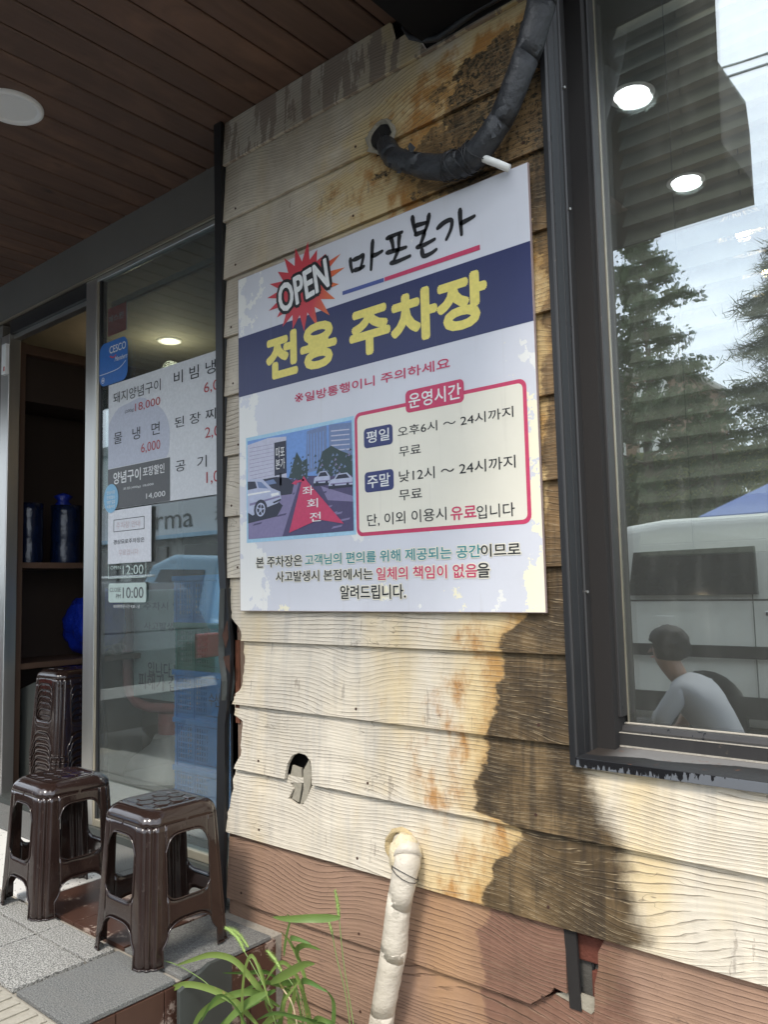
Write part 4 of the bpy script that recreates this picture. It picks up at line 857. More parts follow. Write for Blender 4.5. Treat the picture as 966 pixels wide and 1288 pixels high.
# ---------------------------------------------------------------- menu and stickers on the door glass
YM = .160
def mlet(parent, body, ll, ur, mat, y, **k): return lettering(body, ll, ur, y, M[mat], parent, **k)
menu = thing('menu_board', 'white Korean price menu panel fixed on the shopfront glass', 'menu', (-3.0, YM, 1.7))
a, b = (-3.3173, 1.4447), (-3.3222, 2.0183)
top_r, bot_r = (-2.4844, 2.0300), (-2.4890, 1.4491)
mz0, mz1 = (a[1]+bot_r[1])/2, (b[1]+top_r[1])/2
mx0 = a[0]
MB().box(mx0, YM, mz0, -2.26, YM+.004, mz1).build('panel', M['i_menu'], menu)
ga, gb = (-3.3146, 1.4489), (-2.8334, 1.6317)
sheet('discount_panel', quad((mx0+.001, mz0+.001), gb), YM-.0008, M['i_grey'], menu)
lv = (-3.1058, 1.7180); pts = [(min(max(lv[0]+.27*math.cos(k*6.2832/40)*(1+.02*math.sin(k*7)), mx0+.001), 9), max(lv[1]+.205*math.sin(k*6.2832/40)*(1+.03*math.sin(k*5)), gb[1]+.003)) for k in range(40)]
sheet('lavender_patch', pts, YM-.0006, M['i_lav'], menu, .0003)  # pale lavender oval laid over the menu panel
ym = YM-.0014
for body, l_, u_, c_, bo in (('돼지양념구이', (-3.2743, 1.9300), (-2.9010, 1.9810), 'i_black', .006), ('18,000', (-3.0957, 1.8629), (-2.9037, 1.9034), 'i_menured', .004), ('(200g)', (-3.1774, 1.8685), (-3.1041, 1.8857), 'i_black', 0),
                          ('물   냉   면', (-3.2678, 1.7411), (-2.9075, 1.7952), 'i_black', .006), ('6,000', (-3.0477, 1.6700), (-2.9031, 1.7172), 'i_menured', .004),
                          ('비 빔 냉 면', (-2.8049, 1.9358), (-2.4159, 1.9901), 'i_black', .006), ('6,000', (-2.6002, 1.8579), (-2.4216, 1.9058), 'i_menured', .004),
                          ('된 장 찌 개', (-2.8008, 1.7488), (-2.4178, 1.7934), 'i_black', .006), ('2,000', (-2.5938, 1.6720), (-2.4185, 1.7215), 'i_menured', .004),
                          ('공   기   밥', (-2.7940, 1.5635), (-2.4292, 1.6108), 'i_black', .006), ('1,000', (-2.5865, 1.4899), (-2.4203, 1.5415), 'i_menured', .004),
                          ('양념구이', (-3.2680, 1.5586), (-3.0503, 1.6124), 'i_white', .03), ('포장할인', (-3.0329, 1.5703), (-2.8733, 1.6111), 'i_white', .02), ('포장(400g) 18,000', (-3.1885, 1.5233), (-2.9523, 1.5368), 'i_white', 0), ('14,000', (-3.0068, 1.4672), (-2.8661, 1.4938), 'i_white', .004)):
    mlet(menu, body, l_, u_, c_, ym, bold=bo)
pc = thing('pest_control_sticker', 'blue rounded CESCO membership sticker above the menu on the door glass', 'sticker', (-3.4, .16, 2.1))
a, b = (-3.3978, 2.0281), (-3.1578, 2.2306)
sheet('backing', rrect(a[0], a[1], b[0], b[1], .045), YM-.001, M['i_blue'], pc)
mlet(pc, 'CESCO', (-3.3093, 2.1719), (-3.1725, 2.2062), 'i_white', YM-.002, bold=.012)
mlet(pc, 'Members', (-3.2661, 2.1274), (-3.1641, 2.1492), 'i_white', YM-.002, shear=.4)
m = MB(); c0 = (-3.2934, 2.1517); stroke(m, [(c0[0]-.01, c0[1]+.008), (c0[0]+.015, c0[1]-.002), (c0[0]+.04, c0[1]+.006)], .007, YM-.002); m.build('red_swoosh', M['i_dred'], pc)
m = MB(); l1, l2, l3 = (-3.3959, 2.0848), (-3.2256, 2.0823), (-3.1606, 2.1173); stroke(m, [l1, ((l1[0]+l2[0])/2, l1[1]), (l2[0], l1[1]+.006), (l3[0]-.012, l1[1]+.03)], .003, YM-.002, 1); m.build('white_line', M['i_white'], pc)
m = MB(); c0 = (-3.3640, 2.0561)
for k in range(20): a0, a1 = k*6.2832/20, (k+1)*6.2832/20; m.add([(c0[0]+r*math.cos(q), YM-.002, c0[1]+r*math.sin(q)) for r, q in ((.014, a0), (.014, a1), (.0115, a1), (.0115, a0))], [(0, 1, 2, 3)])
m.build('emblem_ring', M['i_white'], pc)
mlet(pc, '●', (c0[0]-.006, c0[1]-.006), (c0[0]+.006, c0[1]+.006), 'i_white', YM-.002)
rs = thing('security_sticker', 'red security company sticker with white Korean word inside the door glass', 'sticker', (-3.35, .18, 2.2))
a, b = (-3.3647, 2.2701), (-3.2064, 2.4037)
sheet('backing', quad(a, b), .181, M['i_dred'], rs); sheet('side_strip', [(b[0], a[1]), (b[0]+.006, a[1]), (b[0]+.006, b[1]), (b[0], b[1])], .1812, M['i_menu'], rs)
mlet(rs, '에스원', (-3.3552, 2.3333), (-3.2299, 2.3643), 'i_menu', .1795)
bs = thing('round_sticker', 'light blue round sticker overlapping the corner of the grey discount panel', 'sticker', (-3.33, .157, 1.4))
c0 = (-3.2861, 1.4965); m = MB(); m.prism([(c0[0]+.060*math.cos(k*6.2832/28), c0[1]+.066*math.sin(k*6.2832/28)) for k in range(28)], .1572, .1578); m.build('backing', M['i_lblue'], bs)
for k, (s_, hh) in enumerate((('안심식당', .026), ('인증업소', .004), ('영업', -.018), ('식품위생', -.038))): mlet(bs, s_, (c0[0]-.034, c0[1]+hh-.006), (c0[0]+.034, c0[1]+hh+.009), 'i_white', .1565, bold=.01)
np_ = thing('paper_notice', 'white paper notice about parking taped below the menu on the glass', 'notice', (-3.3, .16, 1.25))
a, b = (-3.3124, 1.2001), (-2.9696, 1.4401)
sheet('sheet', quad(a, b), YM-.0002, M['i_paper'], np_)
fa_, fb_ = (-3.2658, 1.3417), (-3.0214, 1.3977)
m = MB()
for q in ((fa_[0], fa_[1], fb_[0], fa_[1]+.003), (fa_[0], fb_[1]-.003, fb_[0], fb_[1]), (fa_[0], fa_[1], fa_[0]+.003, fb_[1]), (fb_[0]-.003, fa_[1], fb_[0], fb_[1])): m.prism(quad(q[:2], q[2:]), YM-.0012, YM-.0006)
m.build('printed_frame', M['i_grey'], np_)
mlet(np_, '주차장 안내', (-3.2430, 1.3547), (-3.0535, 1.3844), 'i_pink', YM-.0014)
mlet(np_, '경상묘로주차장은', (-3.2651, 1.2860), (-3.0196, 1.3064), 'i_black', YM-.0014, bold=.012)
mlet(np_, '무료입니다', (-3.2220, 1.2342), (-3.0648, 1.2606), 'i_pink', YM-.0014)
oh = thing('opening_hours_decal', 'pale opening and closing hours decal low on the door glass', 'decal', (-3.3, .163, 1.1))
a, b = (-3.3116, 1.0269), (-3.0123, 1.1117)
sheet('close_panel', rrect(a[0], a[1], b[0], b[1], .012), .1635, M['i_pale'], oh)
mlet(oh, 'CLOSE', (-3.3003, 1.0743), (-3.2092, 1.0926), 'i_grey', .1625); mlet(oh, 'PM', (-3.2474, 1.0454), (-3.2088, 1.0634), 'i_grey', .1625)
mlet(oh, '10:00', (-3.1926, 1.0451), (-3.0319, 1.0933), 'i_grey', .1625, bold=.004)
a, b = (-3.3132, 1.1336), (-3.0128, 1.2019)
m = MB()
for q in ((a[0], a[1], b[0], a[1]+.003), (a[0], b[1]-.003, b[0], b[1]), (a[0], a[1], a[0]+.003, b[1]), (b[0]-.003, a[1], b[0], b[1])): m.prism(quad(q[:2], q[2:]), .1625, .1632)
m.build('open_frame', M['i_pale'], oh)
mlet(oh, 'OPEN', (-3.2951, 1.1744), (-3.2103, 1.1896), 'i_pale', .1625); mlet(oh, '12:00', (-3.1938, 1.1485), (-3.0326, 1.1896), 'i_pale', .1625)
mlet(oh, '마지막주문시간 9:30 - 남', (-3.2664, 1.0013), (-3.0586, 1.0169), 'i_white', .1625)
sl = thing('side_notice', 'narrow white sheet edge inside the glass left of the menu', 'notice', (-3.4, .18, 1.7))
a, b = (-3.4027, 1.4600), (-3.3511, 1.9292); sheet('sheet', quad(a, b), .182, M['i_paper'], sl)

# ---------------------------------------------------------------- plastic stools
def stool_parts():
    H0, RT, WT, WB = .386, .042, .134, .156
    def wz(z): return WB+(WT-WB)*min(1, z/H0)
    def pt(s, z, w=None, g=1.0):      # s: signed distance along one side from its middle
        w = wz(z) if w is None else w; rc = min(.054, w*.5); Lh = (w-rc)+rc*math.pi/4
        a = min(abs(s), Lh); sg = 1 if s >= 0 else -1
        d = (Lh-a); gr = (.0065*math.exp(-((d-.0115)/.0042)**2) - .0015*math.exp(-(d/.006)**2) - .0015*math.exp(-((d-.026)/.006)**2))*g
        if a <= w-rc: x, y, nx, ny = a, -w, 0, 1
        else:
            an = (a-(w-rc))/rc; x = (w-rc)+rc*math.sin(an); y = -(w-rc)-rc*math.cos(an); nx, ny = -math.sin(an), math.cos(an)
        return (sg*(x+nx*gr), y+ny*gr, z)
    def Lh(z, w=None): w = wz(z) if w is None else w; rc = min(.054, w*.5); return (w-rc)+rc*math.pi/4
    def rotk(p, k):
        x, y, z = p
        for _ in range(k): x, y = -y, x
        return (x, y, z)
    def inner(z):      # where the opening starts, from the middle of the side
        a = .076
        if z < .088: a += .020*(1-max(0, (z-.050)/.038))**2*1.0 if z > .05 else .020
        return a
    zs = [0, .02, .05, .06, .07, .08, .088, .10, .14, .18, .20, .24, .28, .32, .335, .35, .37, H0]
    legs = []
    for k in range(4):
        m = MB()
        for side, kk in ((1, k), (-1, (k+1) % 4)):
            n = 18; vs = []
            for z in zs:
                a = inner(z); b = Lh(z)
                for i in range(n+1):
                    s = (a+(b-a)*i/n); vs.append(rotk(pt(side*s, z), kk))
            m.add(vs, [(j*(n+1)+i, j*(n+1)+i+1, (j+1)*(n+1)+i+1, (j+1)*(n+1)+i) for j in range(len(zs)-1) for i in range(n)])
        legs.append(m)
    rails = []; ap = MB(); A = .076
    arch = lambda x: .356-.046*(abs(x)/A)**5; hi = lambda x: .172+.022*(abs(x)/A)**6; lo = lambda x: .112-.024*(abs(x)/A)**4
    for k in range(4):
        m = MB(); n = 16
        for lst, zf0, zf1, rows in ((m, lo, hi, 4), (ap, arch, lambda x: H0, 4)):
            vs = []
            for j in range(rows+1):
                for i in range(n+1):
                    s = -A+2*A*i/n; z = zf0(s)+(zf1(s)-zf0(s))*j/rows; vs.append(rotk(pt(s, z), k))
            lst.add(vs, [(j*(n+1)+i, j*(n+1)+i+1, (j+1)*(n+1)+i+1, (j+1)*(n+1)+i) for j in range(rows) for i in range(n)])
        rails.append(m)
    # seat: full outline rings from the apron over the rounded edge to the centre
    prof = [(WT-RT*(1-math.cos(t)), H0+RT*math.sin(t)) for t in [R(q) for q in (0, 15, 30, 45, 60, 75, 90)]]
    prof += [(WT-RT-.004, H0+RT-.0006), (WT-RT-.008, H0+RT-.0018), (.05, H0+RT-.002), (.02, H0+RT-.002)]
    n = 14; ring_n = 4*2*n; vs = []
    for j, (w_, z_) in enumerate(prof):
        g = max(0, 1-j/5.0)
        for k in range(4):
            l = Lh(0, w_)
            for i in range(2*n): vs.append(rotk(pt(-l+l*i/n, z_, w_, g), k))
    fs = [(j*ring_n+i, j*ring_n+(i+1) % ring_n, (j+1)*ring_n+(i+1) % ring_n, (j+1)*ring_n+i) for j in range(len(prof)-1) for i in range(ring_n)]
    fs.append(tuple((len(prof)-1)*ring_n+i for i in range(ring_n))); ap.add(vs, fs)
    rim = MB()
    for k in range(4):
        lp = []
        for i in range(17): s = -A+2*A*i/16; lp.append(pt(s, arch(s)))
        for q in (.30, .26, .22, .20): lp.append(pt(A, q))
        for i in range(17): s = A-2*A*i/16; lp.append(pt(s, hi(s)))
        for q in (.20, .22, .26, .30): lp.append(pt(-A, q))
        lp.append(lp[0]); rim.tube([rotk((x, y-.0012, z), k) for x, y, z in lp], .0026, 6, False)
        lp = [pt(-inner(0), 0), pt(-inner(.03), .03), pt(-inner(.05), .05), pt(-inner(.06), .06), pt(-inner(.07), .07), pt(-inner(.08), .08)]
        lp += [pt(-A+2*A*i/16, lo(-A+2*A*i/16)) for i in range(17)] + [(-x, y, z) for x, y, z in lp[::-1]]
        rim.tube([rotk((x, y-.0012, z), k) for x, y, z in lp], .0026, 6, False)
        l = Lh(0); aa = inner(0)
        ft = [rotk(pt(aa+(l-aa)*i/10, .0025), k) for i in range(11)] + [rotk(pt(-(l-(l-aa)*i/10), .0025), (k+1) % 4) for i in range(11)]
        rim.tube(ft, .0028, 6)
    hexs = MB(); rr = .030
    for q in range(-3, 4):
        for r_ in range(-3, 4):
            cx = rr*1.56*q*1.0; cy = rr*1.80*(r_+(q % 2)*.5)
            P_ = [(cx+rr*.93*math.cos(k*math.pi/3), cy+rr*.93*math.sin(k*math.pi/3)) for k in range(6)]
            P_ = [(max(-.079, min(.079, x)), max(-.079, min(.079, y))) for x, y in P_]
            P_ = [p for p in P_]
            if abs(cx) > .088 or abs(cy) > .088 or (abs(cx) > .07 and abs(cy) > .07): continue
            # clip to a soft square, then a bevelled raised plate
            area = abs(sum(P_[i][0]*P_[(i+1) % 6][1]-P_[(i+1) % 6][0]*P_[i][1] for i in range(6)))/2
            if area < .0004: continue
            mx_ = sum(p[0] for p in P_)/6; my_ = sum(p[1] for p in P_)/6; zb_ = H0+RT-.0022
            vs = [(x, y, zb_) for x, y in P_] + [(mx_+(x-mx_)*.90, my_+(y-my_)*.90, zb_+.0024) for x, y in P_]
            hexs.add(vs, [(6, 7, 8, 9, 10, 11)] + [(i, (i+1) % 6, 6+(i+1) % 6, 6+i) for i in range(6)])
    return ap, legs, rails, rim, hexs
def solid(o, th=.0032):
    s = o.modifiers.new('solidify', 'SOLIDIFY'); s.thickness = th; s.offset = -1; return o
AP, LG, RL, RM, HX = stool_parts()
def weld(o):
    bm = bmesh.new(); bm.from_mesh(o.data); bmesh.ops.remove_doubles(bm, verts=bm.verts, dist=.0003); bmesh.ops.recalc_face_normals(bm, faces=bm.faces)
    for f in bm.faces: f.smooth = True
    bm.to_mesh(o.data); bm.free(); return o
def make_stool(label, loc, rz, group=None):
    t_ = thing('plastic_stool', label, 'stool', (0, 0, 0), 0, group)
    solid(weld(AP.build('seat', M['stool'], t_, True)))
    for m in LG: solid(weld(m.build('leg', M['stool'], t_, True)))
    for m in RL: solid(weld(m.build('stretcher', M['stool'], t_, True)))
    RM.build('rim', M['stool'], t_, True); HX.build('seat_relief', M['stool'], t_)
    t_.location = loc; t_.rotation_euler.z = rz; return t_
s0 = make_stool('glossy dark brown plastic stool with a honeycomb seat, nearest the siding wall', (-2.212, -.300, .0015), R(-1), 'dark brown plastic stools outside the door')
s1 = copy_tree(s0); s1.location = (-2.805, -.318, .0015); s1.rotation_euler.z = R(89); s1['label'] = 'glossy dark brown plastic stool farther left, standing in front of the open doorway'
words = ['bottom', 'second lowest', 'third lowest', 'fourth lowest', 'middle', 'fourth from the top', 'third from the top', 'second from the top', 'topmost']
for k in range(9):
    c_ = copy_tree(s0); c_.location = (-4.055, .385, .001+.0315*k); c_.rotation_euler.z = R(2+.8*math.sin(k*2.1)); c_['label'] = words[k]+' dark brown plastic stool of the stack inside the doorway'; c_['group'] = 'stacked stools inside the doorway'
# ---------------------------------------------------------------- behind the door: cabinet and its things
cab = thing('shelf_cabinet', 'dark walnut shelving cabinet standing open just inside the doorway', 'cabinet', (-4.6, .6, 0))
MB().box(-4.80, .225, 0, -4.40, .285, 2.49).build('side_panel', M['cabinet'], cab, bevel=.002)
MB().box(-4.80, 1.30, 0, -4.40, 1.34, 2.49).build('side_panel', M['cabinet'], cab, bevel=.002)
MB().box(-4.80, .286, 2.43, -4.405, 1.299, 2.485).build('top', M['cabinet'], cab, bevel=.002)
MB().box(-4.82, .225, 0, -4.801, 1.34, 2.49).build('back_panel', M['cabinetback'], cab)
for z in (1.215, .66): MB().box(-4.80, .286, z, -4.41, 1.299, z+.032).build('shelf', M['cabinet'], cab, bevel=.002)
MB().box(-4.795, .286, 2.17, -4.46, 1.299, 2.429).build('pelmet', M['cabinetback'], cab)
for lab, yc, rad, hh, z in (('dark navy roll of plastic bags on the cabinet shelf, left one', .375, .075, .34, 1.247), ('dark navy roll wrapped in crumpled film on the shelf, right one with a blue knot', .60, .085, .34, 1.247)):
    rl = thing('bag_roll', lab, 'roll', (-4.52, yc, z), 0, 'rolls on the cabinet shelf'); m = MB(); pr = []
    for j in range(9): pr.append((rad*(1+.03*math.sin(j*1.7)), z+.001+hh*j/8))
    vs = [((-4.52+r_*(1+.05*noise.noise(Vector((k*.9, zz*9, rad*99))))*math.cos(k*6.2832/28)), yc+r_*(1+.05*noise.noise(Vector((k*.7, zz*8, rad*50))))*math.sin(k*6.2832/28), zz) for r_, zz in pr for k in range(28)]
    m.add(vs, [(i*28+k, i*28+(k+1) % 28, (i+1)*28+(k+1) % 28, (i+1)*28+k) for i in range(8) for k in range(28)]+[tuple(8*28+k for k in range(28))]); m.build('film', M['navyplastic'], rl, True)
    if rad > .08:
        m = MB(); m.lathe([(.0, .0), (.05, .005), (.03, .03), (.055, .055), (.02, .075), (0, .07)], (-4.52, yc-.02, z+hh), 14); m.build('knot', M['bluebag'], rl, True)
def lump(name, label, cat, c, r, mat, seed, sc=(1, 1, 1), amp=.18):
    t_ = thing(name, label, cat, (c[0], c[1], c[2]-r*sc[2])); bm = bmesh.new(); bmesh.ops.create_icosphere(bm, subdivisions=4, radius=r)
    for v in bm.verts:
        p_ = v.co.copy(); n_ = noise.noise(p_*6+Vector((seed, 0, 0)))+.5*abs(noise.noise(p_*16+Vector((0, seed, 0)))); v.co = Vector((p_.x*sc[0], p_.y*sc[1], p_.z*sc[2]))*(1+amp*n_)+Vector(c); v.co.z = max(v.co.z, c[2]-r*sc[2]*.93)
    me = bpy.data.meshes.new(name); bm.to_mesh(me); bm.free(); me.materials.append(mat)
    for f in me.polygons: f.use_smooth = True
    put('body', me, t_); return t_
lump('plastic_bag', 'crumpled dark blue plastic bag lying on the lower cabinet shelf', 'bag', (-4.50, .80, .885), .16, M['bluebag'], 3, (1, 1.05, 1.2), .38)
dp = thing('leaning_board', 'charcoal board leaning behind the left jamb of the doorway', 'board', (-4.2, .3, 0))
MB().prism([(-4.5862, -0.1046), (-4.6107, 0.4742), (-4.4601, 0.5458), (-4.2613, 0.6010), (-4.2219, -0.0635), (-4.4522, -0.1422)], .30, .315).build('panel', M['greypanel'], dp)
rn = thing('net_bag', 'dark red net bag on the floor beside the charcoal board', 'bag', (-4.2, .25, 0))
MB().prism([(-4.5058, -0.1419), (-4.5162, 0.1013), (-4.4587, 0.0835), (-4.3899, -0.0111), (-4.4313, -0.1296)], .25, .29).build('net', M['redmesh'], rn, bevel=.008)
# ---------------------------------------------------------------- crates and caution stand behind the glass
def crate(label, x0, y0, z0, mat, wx=.62, dy=.42, h=.226, word=None):
    t_ = thing('plastic_crate', label, 'crate', (x0+wx/2, y0+dy/2, z0), 0, 'stacked crates behind the door glass')
    x1, y1_, z1 = x0+wx, y0+dy, z0+h
    m = MB()
    m.box(x0-.008, y0-.008, z1-.026, x1+.008, y0+.004, z1); m.box(x0-.008, y1_-.004, z1-.026, x1+.008, y1_+.008, z1); m.box(x0-.008, y0+.004, z1-.026, x0+.004, y1_-.004, z1); m.box(x1-.004, y0+.004, z1-.026, x1+.008, y1_-.004, z1)
    m.build('rim', mat, t_, bevel=.003)
    m = MB(); m.box(x0, y0, z0, x1, y1_, z0+.022); m.box(x0+.006, y0+.012, z0+.022, x1-.006, y0+.014, z0+.03); m.build('base', mat, t_)
    m = MB()
    for f in (0, 1):
        yy_ = y0 if f == 0 else y1_-.003
        nn = 34
        for k in range(nn):
            xx = x0+wx*(k+.5)/nn
            if f == 0 and abs(xx-(x0+wx*.62)) < .12: continue
            m.box(xx-.0045, yy_, z0+.02, xx+.0045, yy_+.003, z1-.026)
        for k in range(7): zz = z0+.03+k*.026; m.box(x0, yy_-.0005, zz, x1, yy_+.0035, zz+.008)
    for xs in (x0, x1-.003):
        for k in range(22): yq = y0+dy*(k+.5)/22; m.box(xs, yq-.0045, z0+.02, xs+.003, yq+.0045, z1-.026)
        for k in range(7): zz = z0+.03+k*.026; m.box(xs-.0005, y0, zz, xs+.0035, y1_, zz+.008)
    m.build('lattice', mat, t_)
    m = MB(); m.box(x0+wx*.62-.125, y0-.003, z0+.028, x0+wx*.62+.125, y0-.0006, z1-.03)
    for xx in (x0+.02, x0+.16, x1-.02): m.box(xx-.006, y0-.006, z0, xx+.006, y0-.0006, z1-.026)
    m.build('panel', mat, t_, bevel=.001)
    if word: lettering(word, (x0+wx*.62-.105, z0+.07), (x0+wx*.62+.105, z0+.135), y0-.0036, M['i_dark'], t_, bold=.01)
for k, (mt, lab, wd) in enumerate(((M['blueplastic'], 'blue plastic crate at the bottom of the stack behind the glass', None), (M['blueplastic'], 'blue plastic crate second from the bottom behind the glass', None), (M['blueplastic'], 'blue plastic crate with Korean lettering directly under the green crate', '수산물센터'), (M['greenplastic'], 'green plastic crate in the stack behind the glass', None), (M['blueplastic'], 'blue plastic crate resting on top of the green crate', None))):
    crate(lab, -3.36+.012*math.sin(k*3), .55, .012+.2265*k-.16*(0), mt, word=wd)
cs = thing('caution_stand', 'faded red framed notice stand on a flared beige base behind the glass', 'sign stand', (-3.85, 1.05, 0))
YC = 1.05
fr = [(-4.5793, 0.9661), (-4.5745, 0.4926), (-4.5469, 0.4303), (-4.4666, 0.3824), (-4.3285, 0.3644), (-3.8375, 0.3947), (-3.7495, 0.4283), (-3.7059, 0.4931), (-3.7029, 0.9674)]
MB().tube([(x, YC, z) for x, z in fr], .030, 12).build('frame', M['redframe'], cs, True)
a, b = (-4.4845, 0.4200), (-3.7458, 1.0801)
MB().box(a[0], YC-.012, a[1], b[0], YC+.012, b[1]).build('panel', M['boardpanel'], cs)
lettering('입니다 당신', (-4.3296, 0.5603), (-3.9117, 0.6422), YC-.013, M['i_dark'], cs, bold=.01)
lettering('피해가 갑니다', (-4.4323, 0.4770), (-3.8368, 0.5737), YC-.013, M['i_dark'], cs, bold=.02)
lettering('주차시 안전', (-4.3748, 0.9566), (-3.9108, 1.0040), YC-.013, M['i_grey'], cs); lettering('사고발생 위험', (-4.3740, 0.8344), (-3.8807, 0.8847), YC-.013, M['i_grey'], cs)
na, nb_ = (-4.2281, 0.3254), (-3.9505, 0.3494)
MB().lathe([(.085, na[1]-.09), (.085, na[1]+.03)], ((na[0]+nb_[0])/2, YC, 0), 20).build('neck', M['redframe'], cs, True)
cx_ = (na[0]+nb_[0])/2; zt_ = na[1]-.085
MB().lathe([(.27, 0), (.275, .03), (.24, .10), (.13, zt_-.06), (.105, zt_-.01), (.08, zt_)], (cx_, YC, 0), 28).build('base', M['fabricbase'], cs, True)
bb = thing('blind', 'wide slat greige venetian blind hanging behind the window', 'blind', (-.3, .25, 1.17))
zz = 1.195; k = 0
while zz < 2.62:
    m = MB(); ca, sa = math.cos(R(58)), math.sin(R(58)); pts = []
    for q in range(5): u_ = (q-2)/2*.033; cv = .004*(1-((q-2)/2)**2); pts.append((.235+u_*ca+cv*sa, zz+u_*sa*1.0+cv*ca))
    pts = pts + [(y+.0008, z-.0012) for y, z in pts[::-1]]
    m.prismx(pts, -.845, 1.25); m.build('slat', M['blind'], bb); zz += .0535; k += 1
MB().box(-.845, .215, 1.135, 1.25, .255, 1.165).build('bottom_rail', M['blind'], bb, bevel=.003)
m = MB()
for x in (-.70, -.1, .5, 1.1): m.box(x-.001, .205, 1.15, x+.001, .207, 2.62); m.box(x+.012, .262, 1.15, x+.014, .264, 2.62)
m.build('cord', M['greypanel'], bb)
for k, (q, lab) in enumerate((((-0.8586, 2.4044), 'warm wire ball pendant lamp seen through the window, upper left one'), ((-0.7756, 2.2133), 'warm wire ball pendant lamp seen through the window, lower right one'))):
    pl = thing('pendant_lamp', lab, 'lamp', (q[0], 1.4, q[1]), 0, 'pendant lamps behind the window'); m = MB(); rr = random.Random(k)
    for j in range(16):
        ax = Vector((rr.gauss(0, 1), rr.gauss(0, 1), rr.gauss(0, 1))).normalized(); u_ = ax.orthogonal().normalized(); v_ = ax.cross(u_); m.tube([Vector((q[0], 1.4, q[1]))+(u_*math.cos(s*.4189)+v_*math.sin(s*.4189))*.095+ax*rr.uniform(-.01, .01) for s in range(16)], .0018, 5, False)
    m.build('wire_ball', M['brass'], pl); m = MB(); m.lathe([(0, -.03), (.022, -.02), (.028, 0), (.018, .022), (.01, .04), (0, .042)], (q[0], 1.4, q[1]), 12); m.build('bulb', M['warmlit'], pl, True)
    MB().tube([(q[0], 1.4, q[1]+.04), (q[0], 1.4, 2.75)], .003, 6).build('cord', M['blackmetal'], pl)
# ---------------------------------------------------------------- leaning slate and foxtail grass
ls = thing('slate_offcut', 'dark slate board leaning on the platform end beside the flashing strip', 'slate', (-1.93, -.33, -.35))
m = MB(); pts = [(-0.4348, -0.1209), (-0.4348, -0.0120), (-0.3322, 0.0260), (-0.2530, 0.0219), (-0.2546, -0.1963)]
m.prismx([(y, z) for y, z in pts[1:4]] + [(pts[4][0], -.35), (pts[0][0], -.35)], -1.942, -1.928); m.build('plate', M['greypanel'], ls, bevel=.002)
t = NT('foxtail_leaf'); p = t.pos(); oi = t.rnd(); n = t.noise(p, 9, 3, .5); c = t.mix(n, (.055, .125, .025), (.14, .24, .06)); c = t.mix(t.math('MULTIPLY', oi, .5), c, (.30, .37, .10)); c = t.mix(t.ramp(t.noise(p, 26, 3), .66, .75), c, (.40, .32, .12)); t.set(c, .45, 0, .4)
t.b.inputs['Transmission Weight'].default_value = 0; M['leaf'] = t.m
tl = t.N('BsdfTranslucent'); t.L(c, tl.inputs[0]); ms = t.N('MixShader'); ms.inputs[0].default_value = .32; t.L(t.b.outputs[0], ms.inputs[1]); t.L(tl.outputs[0], ms.inputs[2]); t.L(ms.outputs[0], t.out.inputs[0])
M['stem'] = plain('grass_stem', (.16, .24, .07), .5); M['drystem'] = plain('dry_stem', (.50, .40, .24), .6); M['head'] = plain('foxtail_bristle', (.30, .42, .12), .6, var=.3)
fox = thing('foxtail_grass', 'clump of green foxtail grass with seed heads in front of the brown boards', 'grass plant', (-1.62, -.3, -.35))
def smooth(P, k=6):
    P = [Vector(p) for p in P]; Q = []
    for i in range(len(P)-1):
        p0, p1, p2, p3 = P[max(i-1, 0)], P[i], P[i+1], P[min(i+2, len(P)-1)]
        for j in range(k): s = j/k; Q.append(.5*((2*p1)+(-p0+p2)*s+(2*p0-5*p1+4*p2-p3)*s*s+(-p0+3*p1-3*p2+p3)*s**3))
    return Q+[P[-1]]
rr = random.Random(4)
def blade(pts, w_, dy=0.0):
    n = len(pts); b = rr.uniform(-.05, .05); w_ *= 1.15
    Q = smooth([(x, -.30+dy+b*math.sin(i/(n-1)*2.6)-.05*math.sin(i/(n-1)*1.5), z) for i, (x, z) in enumerate(pts)]); m = MB(); vs = []; N_ = len(Q); tw = rr.uniform(-.5, .5)
    for i, q in enumerate(Q):
        t_ = (Q[min(i+1, N_-1)]-Q[max(i-1, 0)]).normalized(); sd = t_.cross(Vector((0, -1, 0))).normalized(); sd = (sd*math.cos(tw+i*.02)+Vector((0, -1, 0))*math.sin(tw+i*.02)); s = i/(N_-1)
        ww = w_*.5*min(1, .35+s*3.5)*(1-s**2.4)**.8+.0003; fold = sd.cross(t_).normalized()*ww*.45
        vs += [q-sd*ww+fold, q, q+sd*ww+fold]
    m.add(vs, [(3*i+j, 3*i+j+1, 3*i+j+4, 3*i+j+3) for i in range(N_-1) for j in (0, 1)]); m.build('leaf', M['leaf'], fox, True)
